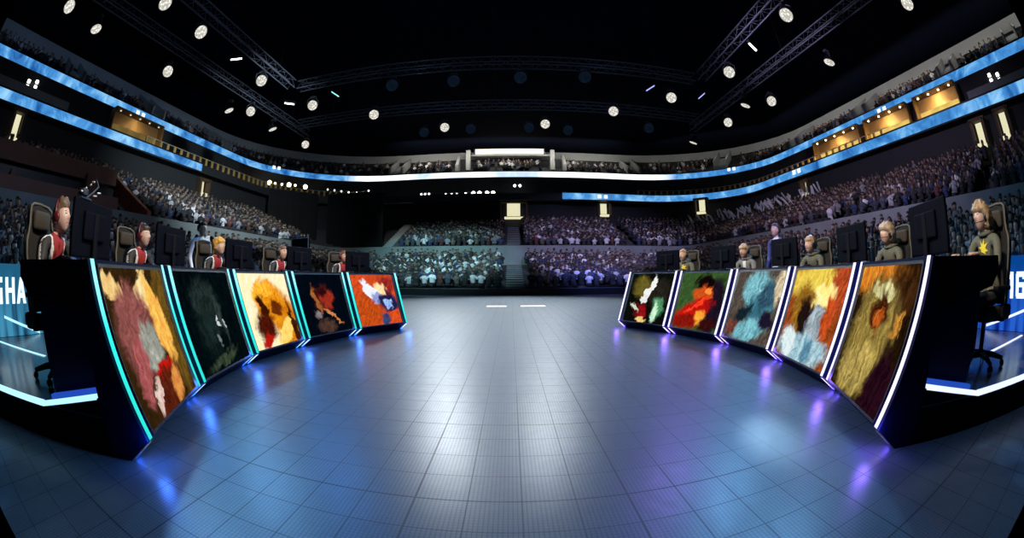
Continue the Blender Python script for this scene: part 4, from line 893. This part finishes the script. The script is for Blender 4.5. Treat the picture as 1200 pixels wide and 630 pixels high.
portal('lit stair portal high in the right stand, middle one', 22.2, 4.4, 6.9, -PI / 2, 1.0, 1.2)
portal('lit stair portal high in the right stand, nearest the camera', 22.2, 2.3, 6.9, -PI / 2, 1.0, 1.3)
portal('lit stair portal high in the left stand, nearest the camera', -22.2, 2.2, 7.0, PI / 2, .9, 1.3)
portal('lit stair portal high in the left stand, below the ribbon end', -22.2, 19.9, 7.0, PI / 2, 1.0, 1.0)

# blackout curtains in front of the far left stand
def curtain(label, p0, p1, z0, z1):
    p0, p1 = Vector((*p0, 0)), Vector((*p1, 0)); L_ = (p1 - p0).length; d = (p1 - p0) / L_; nn = Vector((d.y, -d.x, 0)); o = (p0 + p1) / 2; o.z = z0
    r = thing('blackout_curtain', label, 'curtain', o); n = max(12, int(L_ / .22)); mb = MB(); vs = []
    for zz in (z0, (z0 + z1) / 2, z1):
        for k in range(n + 1):
            vs.append(p0 + d * (L_ * k / n) + nn * (.09 * math.sin(k * 1.9) + .05 * math.sin(k * .7)) + Vector((0, 0, zz)) - o)
    mb.add(vs, [(a_ * (n + 1) + k, a_ * (n + 1) + k + 1, (a_ + 1) * (n + 1) + k + 1, (a_ + 1) * (n + 1) + k) for a_ in range(2) for k in range(n)])
    obj('cloth', mb, M['curtain'], r, True)
    mb = MB(); mb.tube([p0 + Vector((0, 0, z1)) - o, p1 + Vector((0, 0, z1)) - o], .06, 8); obj('header_pipe', mb, M['metal_dark'], r)
curtain('black curtain hanging over the far left corner of the stand', (-20.6, 27.0), (-17.6, 31.2), 3.9, 8.6)
curtain('broad black curtain hanging left of the aisle on the far side', (-16.6, 31.3), (-11.0, 31.3), 3.55, 8.5)
curtain('wide low black curtain above the far crowd, left of the middle', (-9.6, 36.2), (-1.0, 36.2), 6.2, 8.45)

# rows of small lamps
def lamp_row(label, pts, m_, rad, bright=()):
    o = Vector(pts[0]); r = thing('lamp_row', label, 'lamps', o)
    mb = MB(); mb.tube([Vector(p) - o + Vector((0, .1, .15)) for p in pts], .04, 6); obj('pipe', mb, M['metal_dark'], r)
    for k, p in enumerate(pts):
        s = rad * (2.0 if k in bright else 1)
        mb = MB(); mb.ball(Vector(p) - o, s, 10, 6); obj('bulb', mb, m_, r, True)
lamp_row('row of warm glaring lamps under the ribbon at the far left', [(-23.75, 31.0, 10.3), (-23.4, 31.6, 10.3), (-22.9, 32.2, 10.3), (-22.3, 32.7, 10.3), (-21.8, 33.2, 10.3), (-21.1, 34.2, 10.3)], M['bulb_warm'], .12, (0, 3, 5))
lamp_row('row of tiny white lamps above the broad black curtain', [(-17.9, 33.5, 9.6), (-17.4, 34.1, 9.6), (-16.9, 34.7, 9.6), (-16.36, 35.4, 9.6), (-15.6, 35.8, 9.6), (-15.0, 36, 9.6), (-14.3, 35.9, 9.75)], M['bulb_white'], .08)
lamp_row('row of white lamps above the wide low curtain', [(-8.9, 36.8, 9.3), (-8.5, 36.8, 9.3), (-8.1, 36.8, 9.3), (-6.4, 36.8, 9.2), (-5.8, 36.8, 9.2), (-5.3, 36.8, 9.2), (-4.4, 36.8, 9.25), (-3.64, 36.8, 9.25), (-3.04, 36.8, 9.25), (-2.29, 36.8, 9.25), (-1.7, 36.8, 9.25)], M['bulb_white'], .10, (7, 8, 9, 10))
lamp_row('pair of white lamps beside the aisle above the curtain edge', [(-10.7, 37, 9.0), (-10.3, 37, 9.0)], M['bulb_white'], .16)
lamp_row('pair of white lamps above the lit middle portal', [(.45, 39.4, 10.6), (1.0, 39.4, 10.6)], M['bulb_white'], .14)
r = thing('strip_lamp', 'short bright white lamp above the lit middle portal', 'lamp', (.1, 36.9, 8.85)); mb = MB(); mb.box((0, .1, 0), (2.6, .2, .5)); obj('housing', mb, M['metal_dark'], r); mb = MB(); mb.box((0, -.03, 0), (2.3, .06, .36)); obj('diffuser', mb, M['panel_white'], r)

# middle aisle, barrier, side aisle on the left block
mb = MB()
for k in range(13):
    rr = LOW[0] + (LOW[2] - LOW[0]) * (k + .5) / 13; mb.box((.25, 28 + rr, LOW[1] + (LOW[3] - LOW[1]) * (k + 1) / 13 + .03), (1.1, .7, .08))
for k in range(14):
    rr = UP[0] + (UP[2] - UP[0]) * (k + .5) / 14; mb.box((.25, 28 + rr, UP[1] + (UP[3] - UP[1]) * (k + 1) / 14 + .03), (1.1, .55, .08))
struct('trim_9', mb, M['wall_grey'])
mb = MB()
for k in range(14):
    rr = UP[0] + (UP[2] - UP[0]) * (k + .5) / 14; mb.box((-10.2, 28 + rr, UP[1] + (UP[3] - UP[1]) * (k + 1) / 14 + .25), (.8, .5, .5))
struct('trim_10', mb, M['beam'])
r = thing('crowd_barrier', 'long low black barrier along the far edge of the stage floor', 'barrier', (0, 21.9, 0)); mb = MB(); mb.box((0, 0, .17), (14.2, .12, .36)); obj('panel', mb, M['black'], r)
mb = MB(); mb.tube([(-7.1, 0, .37), (7.1, 0, .37)], .03, 8); obj('top_rail', mb, M['metal_dark'], r)

# ------------------------------------------------------------------ rig: trusses and lamps
def truss(label, p0, p1, s=.5):
    p0, p1 = Vector(p0), Vector(p1); L_ = (p1 - p0).length; d = (p1 - p0) / L_; side = d.cross(Vector((0, 0, 1))).normalized(); up = Vector((0, 0, 1)); o = (p0 + p1) / 2
    r = thing('lighting_truss', label, 'truss', o)
    cs = [side * (s / 2) + up * (s / 2), side * (-s / 2) + up * (s / 2), side * (-s / 2) - up * (s / 2), side * (s / 2) - up * (s / 2)]
    for c in cs:
        mb = MB(); mb.tube([p0 + c - o, p1 + c - o], .035, 6); obj('chord', mb, M['truss'], r)
    mb = MB(); n = int(L_ / .5)
    for k in range(n):
        a_, b_ = p0 + d * (L_ * k / n) - o, p0 + d * (L_ * (k + 1) / n) - o
        for q in range(4):
            c1, c2 = cs[q], cs[(q + 1) % 4]
            if k % 2: c1, c2 = c2, c1
            mb.tube([a_ + c1, b_ + c2], .014, 4, cap=False)
    obj('lacing', mb, M['truss'], r)
    for f_ in (.1, .5, .9): mb = MB(); mb.tube([p0 + d * L_ * f_ + up * s / 2 - o, p0 + d * L_ * f_ - o + up * (17 - p0.z)], .012, 4); obj('hoist_chain', mb, M['metal_dark'], r)
TR = [('cross truss over the stage, nearer one', (-12.2, 17.3, 12.0), (10.3, 17.3, 12.0)), ('cross truss over the stage, farther one', (-15.2, 22.6, 12.0), (13.2, 22.6, 12.0)),
      ('long outer truss on the left', (-16.2, 1.0, 12.0), (-15.6, 24.5, 12.0)), ('long inner truss on the left', (-12.7, .5, 12.0), (-12.5, 16.9, 12.0)),
      ('long outer truss on the right', (14.2, 1.0, 12.0), (13.6, 24.5, 12.0)), ('long inner truss on the right', (10.4, .5, 12.0), (10.6, 16.9, 12.0))]
for l_, a_, b_ in TR: truss(l_, a_, b_)
def spot(label, pos, aim, lens, group, rad=.27):
    r = thing('stage_spotlight', label, 'spotlight', pos, 0, group); pos = Vector(pos); d = (Vector(aim) - pos).normalized(); q = d.to_track_quat('Z', 'Y').to_matrix()
    mb = MB(); mb.box((0, 0, .50), (.34, .24, .12)); px_ = q @ Vector((1, 0, 0)); px_.z = 0; px_.normalize()
    for u in (-1, 1): mb.tube([px_ * .13 * u + Vector((0, 0, .48)), px_ * .34 * u + Vector((0, 0, .30)), px_ * .34 * u], .028, 6)
    obj('yoke', mb, M['metal_dark'], r)
    M4 = q.to_4x4(); mb = MB(); mb.lathe([(.10, -.42), (.19, -.36), (.24, -.12), (rad + .025, .05), (rad + .025, .16), (rad, .16)], 18, M4); obj('housing', mb, M['plastic'], r)
    mb = MB(); mb.lathe([(rad - .005, .145), (rad - .01, .166), (.1, .175)], 20, M4); obj('lens', mb, lens, r)
INNER = [(-12.69, 5.85), (-12.69, 8.61), (-12.69, 14.1), (-11.51, 18.17), (-8.38, 20.74), (-4.37, 23.77)]
INR = [(10.7, 8.68), (10.82, 14.26), (9.06, 18.18), (6.26, 20.88), (2.29, 23.45)]
OUTL = [(-16.5, 1.8), (-16.73, 4.13), (-16.72, 10.05), (-16.76, 16.0), (-15.66, 17.12), (-15.91, 20.13), (-15.42, 24.28)]
OUTR = [(14.83, 3.96), (14.99, 10.34), (15.06, 16.11), (13.76, 17.2), (14.24, 20.3), (13.63, 24.58)]
SPOTS = []
for nm, pts in (('inner left', INNER), ('inner right', INR), ('outer left', OUTL), ('outer right', OUTR)):
    for k, (x, y) in enumerate(pts):
        aim = (0, 5, 1) if 'inner' in nm else (x * .75, y + 3.0, 0) if k % 2 else (x * .25, 3, 0)
        SPOTS.append((x, y)); spot('lit white spotlight in the %s row, %s from the camera' % (nm, ORD[k]), (x, y, 11.0), aim, M['lens'], 'lit spotlights of the %s row' % nm, .31)
for k, (x, y) in enumerate([(-6.32, 17.8), (-2.95, 17.9), (.54, 17.7), (3.85, 17.4)]): spot('unlit spotlight on the nearer cross truss, %s from the left' % ORD[k], (x, y, 11.3), (x * .5, 2, 0), M['lens_dim'], 'unlit spotlights on the nearer cross truss', .34)
for k, (x, y) in enumerate([(-6.1, 25.2), (-2.74, 25.0), (1.3, 24.9), (4.04, 25.2), (9.63, 23.8)]): spot('unlit spotlight by the farther cross truss, %s from the left' % ORD[k], (x, y, 11.3), (x * .5, 2, 0), M['lens_dim'], 'unlit spotlights by the farther cross truss', .36)
def barlamp(label, pos, d, m_):
    r = thing('batten_lamp', label, 'lamp', pos); d = Vector(d).normalized(); mb = MB(); mb.tube([d * -.32, d * .32], .05, 8); obj('tube', mb, m_, r)
    mb = MB(); mb.tube([d * -.4 + Vector((0, 0, .1)), d * .4 + Vector((0, 0, .1))], .09, 6); obj('housing', mb, M['plastic'], r)
barlamp('short white batten lamp on the left inner truss, nearer one', (-12.6, 11.57, 11.0), (.4, 1, .5), M['bulb_white']); barlamp('short white batten lamp on the left inner truss, farther one', (-12.74, 17.4, 11.0), (1, .3, -.2), M['bulb_white'])
barlamp('short teal batten lamp near the left truss corner', (-9.54, 17.34, 11.0), (.8, 0, -.6), M['lens_teal']); barlamp('short violet batten lamp on the cross truss, right of the middle', (7.46, 17.42, 11.0), (.8, 0, .6), M['lens_violet'])
barlamp('short violet batten lamp near the right truss corner', (10.65, 17.39, 11.0), (.8, 0, .7), M['lens_violet']); barlamp('short white batten lamp on the right inner truss', (10.68, 11.66, 11.0), (1, .5, -.1), M['bulb_white'])
# ------------------------------------------------------------------ the crowd
def spectator_mesh(k):
    J = seated_joints((.0, .05, .02, .0, .06, .03)[k], ('lap', 'lap', 'clap', 'up', 'clap', 'lap')[k], (.95, .98, .88, .95, .9, 1.0)[k])
    me = skin_eval(J, EDGES, 0); MH = head_matrix(J, (.2, -.3, 0, .1, .4, -.1)[k], -.05); mb = MB(); mats = [M['skin'], M['crowd_hair'], M['crowd_shirt'], M['trousers'], M['shoe']]
    mi = []
    for p in me.polygons:
        t_, f, a_ = limb_of(J, Vector(p.center)); mi.append({'torso': 2, 'neck': 0, 'arm': 2, 'fore': 2 if k % 2 else 0, 'leg': 3, 'foot': 4}[t_])
    mb.v = [tuple(v.co) for v in me.vertices]; mb.f = [tuple(p.vertices) for p in me.polygons]; mb.mi = mi
    n0 = len(mb.f); head_mb(mb, MH, 12, 9); MI = MH.inverted()
    G = len(mb.v)
    for fi in range(n0, len(mb.f)):
        c = sum((Vector(mb.v[a_]) for a_ in mb.f[fi]), Vector()) / 4; h = MI @ c
        if h.z > .055 or (h.y < -.01 and h.z > -.05): mb.mi[fi] = 1
    hmb = MB(); hair_mb(hmb, MH, .02, .5, -.4 if k % 2 else -.9, .008, 0, k * 3, 14, 10); mb.add(hmb.v, hmb.f, 1)
    for q, s in (('L', -1), ('R', 1)):
        w_ = Vector(J['wrist' + q][0]); fw = (w_ - Vector(J['elbow' + q][0])).normalized(); mb.rbox(w_ + fw * .06, (.05, .05, .07), .02, mi=0)
    return mb.mesh('spectator', mats, smooth=True)
SM = [spectator_mesh(k) for k in range(6)]
seats = []
def add_rows(prof, spacing, zone, keep, fill):
    r0, z0, r1, z1, n = prof
    for k in range(n):
        rr = r0 + (r1 - r0) * (k + .45) / n; zz = z0 + (z1 - z0) * (k + 1) / n; P = ringp(rr); carry = 0.0
        for (xa, ya), (xb, yb) in zip(P[:-1], P[1:]):
            L_ = math.hypot(xb - xa, yb - ya); 
            if L_ < 1e-6: continue
            nx, ny = (yb - ya) / L_, -(xb - xa) / L_          # inward
            s = carry
            while s < L_:
                x, y = xa + (xb - xa) * s / L_, ya + (yb - ya) * s / L_
                if y > -3 and keep(x, y, rr, zz) and rng.random() < fill: seats.append((x + rng.normal(0, .025), y + rng.normal(0, .025), zz, math.atan2(ny, nx) - PI / 2 + rng.normal(0, .12), zone))
                s += spacing
            carry = s - L_
aisle = lambda x, y: (y > 20 and abs(x - .25) < .95) or (abs(x) > 12 and min(abs(y - 3.6), abs(y - 12.5), abs(y - 21.5)) < .55) or (y > 28 and abs(abs(x) - 10.1) < .55)
def keep_low(x, y, r, z): return not aisle(x, y)
def keep_up(x, y, r, z):
    if aisle(x, y): return False
    if x < -10 and y < 10.3: return False
    if x < -9.0 and y > 26.5 and not (x < -19.5 and y < 27): return False
    if -9.6 < x < -.9 and r > 7.6: return False
    return True
STAIRS = [(-27.4, 6.9), (-27.4, 16.6), (-27.4, 26.6), (27.4, -1.2), (27.4, 6.7), (27.4, 17.2), (27.4, 27.0), (-13.4, 42.4), (14.6, 42.4), (23.6, 36.5)]
def keep_top(x, y, r, z):
    for a_, b_ in STAIRS:
        if (abs(a_) == 27.4 and abs(y - b_) < 1.5 and x * a_ > 0) or (b_ > 42 and abs(x - a_) < 1.5 and y > 38) or (b_ == 36.5 and math.hypot(x - a_ - 1, y - b_ - 1) < 2.4): return False
    return not (abs(abs(x) - 5.4) < 1.2 and y > 38)
add_rows(LOW, .49, 'low', keep_low, .95); add_rows(UP, .48, 'up', keep_up, .95)
for rr, zz in ((6.9, 5.25), (7.6, 5.45), (8.4, 5.75)):
    y = -3
    while y < 9.8:
        seats.append((-(13 + rr), y, zz, -PI / 2, 'up')); y += .55
add_rows(TOP, .62, 'top', keep_top, .42)
SA = np.array([[s[0], s[1], s[2] + 1.15] for s in seats]); PX, DIST = project(SA)
vis = (PX[:, 0] > 2) & (PX[:, 0] < 1198) & (PX[:, 1] > 2) & (PX[:, 1] < np.where(np.abs(PX[:, 0] - 600) > 480, 296, 305)) & (SA[:, 1] > -1.5)
order = [i for i in np.argsort(DIST) if vis[i]]
near = order[:300]; nearset = set(near)
for i in near:
    x, y, z, a_, zone = seats[i]; o = bpy.data.objects.new('spectator', SM[int(rng.integers(0, 6))]); COL.objects.link(o); o.location = (x, y, z); o.rotation_euler = (0, 0, a_); s = rng.uniform(.88, .98); o.scale = (s, s, s)
    sd_ = 'left' if x < 0 else 'right'; tier = 'lower' if zone == 'low' else 'upper'
    tag(o, 'seated spectator among the crowd in the %s %s stand beside the stage' % (tier, sd_), 'person', 'spectators in the %s %s stand' % (tier, sd_))
# everyone farther away: one mass
tv = []; tf = []; tcol = []
def tadd(ring_list, col):
    b = len(tv); n = len(ring_list[0])
    for r_ in ring_list: tv.extend(r_)
    for i in range(len(ring_list) - 1):
        for k in range(n): tf.append((b + i * n + k, b + i * n + (k + 1) % n, b + (i + 1) * n + (k + 1) % n, b + (i + 1) * n + k)); tcol.append(col)
ring6 = lambda cx, cy, cz, rx, ry: [(cx + rx * math.cos(PI / 3 * k), cy + ry * math.sin(PI / 3 * k), cz) for k in range(6)]
tadd([ring6(0, 0, .45, .19, .14), ring6(0, .02, .75, .19, .13), ring6(0, .04, .98, .22, .11), ring6(0, .05, 1.06, .07, .06)], 0)
tadd([ring6(0, .06, 1.05, .05, .05), ring6(0, .08, 1.10, .075, .085), ring6(0, .08, 1.18, .085, .10), ring6(0, .07, 1.22, .085, .10)], 1)
tadd([ring6(0, .07, 1.22, .092, .105), ring6(0, .06, 1.28, .085, .095), ring6(0, .06, 1.33, .02, .02)], 2)
for s in (-1, 1): tadd([ring6(.22 * s, .04, .96, .05, .05), ring6(.25 * s, .12, .76, .045, .045), ring6(.12 * s, .34, .82, .035, .035)], 0); tadd([ring6(.12 * s, .34, .82, .035, .035), ring6(.08 * s, .40, .86, .03, .03)], 1)
tadd([ring6(0, .2, .40, .20, .26), ring6(0, .2, .56, .17, .26)], 3)
tv_ = np.array(tv); tf_ = np.array(tf); tc_ = np.array(tcol)
far = [i for i in range(len(seats)) if i not in nearset]
N = len(far); V = np.zeros((N, len(tv_), 3)); C = np.zeros((N, len(tf_), 3))
pal = np.array([(.02, .02, .025), (.05, .06, .09), (.10, .03, .03), (.03, .05, .14), (.14, .12, .10), (.30, .30, .33), (.70, .70, .74)])
for q, i in enumerate(far):
    x, y, z, a_, zone = seats[i]; c, s = math.cos(a_), math.sin(a_); k = rng.uniform(.86, 1.02)
    V[q, :, 0] = x + (tv_[:, 0] * c - tv_[:, 1] * s) * k; V[q, :, 1] = y + (tv_[:, 0] * s + tv_[:, 1] * c) * k; V[q, :, 2] = z + tv_[:, 2] * k
    pr_ = [.36, .16, .06, .10, .06, .08, .18] if y > 20 else ([.38, .16, .06, .08, .08, .08, .16] if x < 0 else [.42, .18, .10, .12, .06, .05, .07])
    shirt = pal[rng.choice(7, p=pr_)] * rng.uniform(.6, 1.2); skin = np.array((.40, .27, .21)) * rng.uniform(.35, 1.1); hair_ = np.array((.02, .016, .014)) * rng.uniform(.5, 3)
    cc = np.stack([shirt, skin, hair_, np.array((.02, .02, .025))]); C[q] = cc[tc_]
me = bpy.data.meshes.new('crowd'); nf = len(tf_); nv = len(tv_)
me.vertices.add(N * nv); me.vertices.foreach_set('co', V.ravel()); me.loops.add(N * nf * 4); me.polygons.add(N * nf)
me.loops.foreach_set('vertex_index', (tf_[None] + (np.arange(N) * nv)[:, None, None]).ravel().astype(np.int32)); me.polygons.foreach_set('loop_start', (np.arange(N * nf) * 4).astype(np.int32))
me.update(calc_edges=True); at_ = me.color_attributes.new('Col', 'FLOAT_COLOR', 'CORNER')
colr = np.ones((N * nf, 4, 4)); colr[:, :, :3] = C.reshape(N * nf, 1, 3); at_.data.foreach_set('color', colr.ravel()); me.materials.append(M['crowd_mass']); me.validate()
o = link('crowd', me); tag(o, 'dense mass of tiny seated spectators filling the stands around the arena', 'crowd', None, 'stuff')
# white cheering sticks held up in the far right stand
ms = MB(); ms.tube([(0, 0, -.42), (0, 0, -.38), (0, 0, .36), (0, 0, .42)], [.03, .075, .075, .03], 8); sm_ = ms.mesh('cheering_stick', [M['stick']], smooth=True)
cand = [i for i in far if seats[i][0] > 17 and 19 < seats[i][1] < 34 and seats[i][4] == 'up' and seats[i][2] > 4.6]; rng.shuffle(cand)
for i in cand[:70]:
    x, y, z, a_, zone = seats[i]; o = bpy.data.objects.new('cheering_stick', sm_); COL.objects.link(o); o.location = (x - .45 * math.sin(a_), y + .45 * math.cos(a_), z + 1.35); o.rotation_euler = (rng.uniform(-.7, .7), rng.uniform(.3, .9), a_)
    tag(o, 'white inflatable cheering stick held up slanting in the far right stand', 'stick', 'cheering sticks in the far right stand')

# ------------------------------------------------------------------ lamps
def lamp(name, typ, loc, energy, color, aim=None, **kw):
    L_ = bpy.data.lights.new(name, typ); L_.energy = energy; L_.color = color
    for k, v in kw.items(): setattr(L_, k, v)
    o = bpy.data.objects.new(name, L_); COL.objects.link(o); o.location = loc
    if aim is not None: o.rotation_euler = (Vector(aim) - Vector(loc)).to_track_quat('-Z', 'Y').to_euler()
    return o
W = bpy.data.worlds.new('arena_air'); SC.world = W; W.use_nodes = True
W.node_tree.nodes['Background'].inputs[0].default_value = (.35, .5, 1.0, 1); W.node_tree.nodes['Background'].inputs[1].default_value = .006
# cool wash on the stage floor from the rig
for k, (x, y) in enumerate(((-12.4, 8.6), (10.5, 8.7), (-12.4, 14.1), (10.6, 14.2))):
    lamp('stage_wash_lamp', 'SPOT', (x, y, 10.7), 2700, (.19, .53, 1.0), (0, 1.5 + 2.5 * (k // 2), 0), spot_size=math.radians(80), spot_blend=.9, shadow_soft_size=.25)
for k, x in enumerate((-4.3, 2.3)):
    lamp('stage_back_lamp', 'SPOT', (x, 23.5, 10.7), 12000, (.86, .95, 1.0), (0, 14, 0), spot_size=math.radians(60), spot_blend=1.0, shadow_soft_size=.5, specular_factor=.45)
lamp('floor_pool_lamp', 'SPOT', (8.9, 18.0, 10.8), 42000, (.45, .75, 1.0), (1.66, 1.78, 0), spot_size=math.radians(1.5), spot_blend=1.0, shadow_soft_size=.1)
# warm keys on the players' faces
for sd in 'LR':
    sx = -1 if sd == 'L' else 1
    for i in range(5):
        a, b, d, n = seg_frame(sd, i); c = (a + b) / 2 + n * 1.4
        lamp('player_key_lamp', 'SPOT', (c.x - n.x * 7 + d.x * -1.5, c.y - n.y * 7 + d.y * -1.5, 7.5), 4600, (1.0, .88, .74), (c.x, c.y, 1.4), spot_size=math.radians(11), spot_blend=.6, shadow_soft_size=.15)
lamp('added_aisle_light', 'SPOT', (-7, 17, 11), 2200, (.9, .95, .85), (-10.2, 34, 4.8), spot_size=math.radians(14), spot_blend=.7, shadow_soft_size=.2)  # spot added only to lighten the side aisle steps
lamp('added_official_light', 'SPOT', (-2.5, 9.5, 7.5), 2600, (.75, .95, 1.0), (-5.45, 4.95, 1.7), spot_size=math.radians(9), spot_blend=.6, shadow_soft_size=.15)  # spot added to brighten the left official
lamp('added_official_light', 'SPOT', (1.5, 1.0, 7.0), 3600, (.55, .48, 1.0), (5.05, 5.88, 1.75), spot_size=math.radians(8), spot_blend=.6, shadow_soft_size=.15)  # violet spot added to brighten the right official
# crowd washes
lamp('crowd_teal_lamp', 'SPOT', (-5, 16.6, 11.4), 9000, (.50, .95, 1.0), (-5.5, 27, 1.2), spot_size=math.radians(60), spot_blend=.8, shadow_soft_size=.3)
lamp('crowd_violet_lamp', 'SPOT', (6, 16.6, 11.4), 7000, (.62, .55, 1.0), (7, 29, 2.2), spot_size=math.radians(70), spot_blend=.8, shadow_soft_size=.3)
lamp('crowd_blue_lamp', 'SPOT', (5, 16.6, 11.4), 7000, (.10, .2, 1.0), (5, 22.8, .8), spot_size=math.radians(26), spot_blend=1, shadow_soft_size=.3)
lamp('right_stand_lamp', 'SPOT', (6, 10, 10.3), 3800, (.72, .58, .9), (19, 13, 5), spot_size=math.radians(105), spot_blend=.8, shadow_soft_size=.3)
lamp('left_stand_lamp', 'SPOT', (-7, 12, 10.8), 7500, (.7, .85, .9), (-19, 19, 5), spot_size=math.radians(85), spot_blend=.9, shadow_soft_size=.3)
lamp('left_front_lamp', 'SPOT', (-4, 3, 9), 300, (.8, .8, .9), (-16, 4, 4), spot_size=math.radians(100), spot_blend=.9, shadow_soft_size=.3)
# unseen area lights added to brighten the roof beam and top tier
for x, y, ln, az, e, c in ((27.0, 12, 38, -90, 420, (1.0, .95, .85)), (0, 41.6, 26, 0, 600, (1.0, .95, .82)), (-27.0, 12, 38, 90, 90, (.25, .42, .75)), (22.0, 36.0, 14, -45, 110, (1, .95, .85)), (-22.0, 36.0, 14, 45, 22, (.5, .65, .8))):
    o = lamp('added_beam_light', 'AREA', (x, y, 15.3), e, c, shape='RECTANGLE', size=ln, size_y=.25); a_ = math.radians(az)
    o.rotation_euler = Vector((-math.sin(a_), math.cos(a_), .08)).to_track_quat('-Z', 'Y').to_euler()
# unseen point lights added for the coloured floor glow at the desk feet
for sd in 'LR':
    for k in range(6):
        p = Vector(KN[sd][k]); n = knot_n(sd, k).normalized(); q = p - n * .03
        lamp('added_underglow', 'POINT', (q.x, q.y, .16), 4.5 if 0 < k < 5 else 3.5, (.05, .18, 1.0) if sd == 'L' else (.24, .12, 1.0), shadow_soft_size=.05, specular_factor=.5)
lamp('added_blue_wash', 'SPOT', (-9.2, 17.0, 11.0), 1700, (.08, .30, 1.0), (-1.7, 4.6, 0), spot_size=math.radians(24), spot_blend=1.0, shadow_soft_size=.2)  # overhead spot added to imitate the left panels' blue floor glow
lamp('added_violet_wash', 'SPOT', (8.6, 17.0, 11.0), 1900, (.34, .20, 1.0), (1.9, 4.4, 0), spot_size=math.radians(24), spot_blend=1.0, shadow_soft_size=.2)  # same on the right, added for the violet floor glow
for x, y in ((-9, 9), (7, 9), (-5, 19), (5, 19)):
    lamp('added_truss_fill', 'POINT', (x, y, 11.2), 26, (.35, .5, 1.0), shadow_soft_size=.1)  # unseen blue points added so the trusses show faintly
SC.view_settings.view_transform = 'Standard'; SC.view_settings.look = 'None'; SC.view_settings.exposure = 0.0
SC.cycles.use_denoising = True
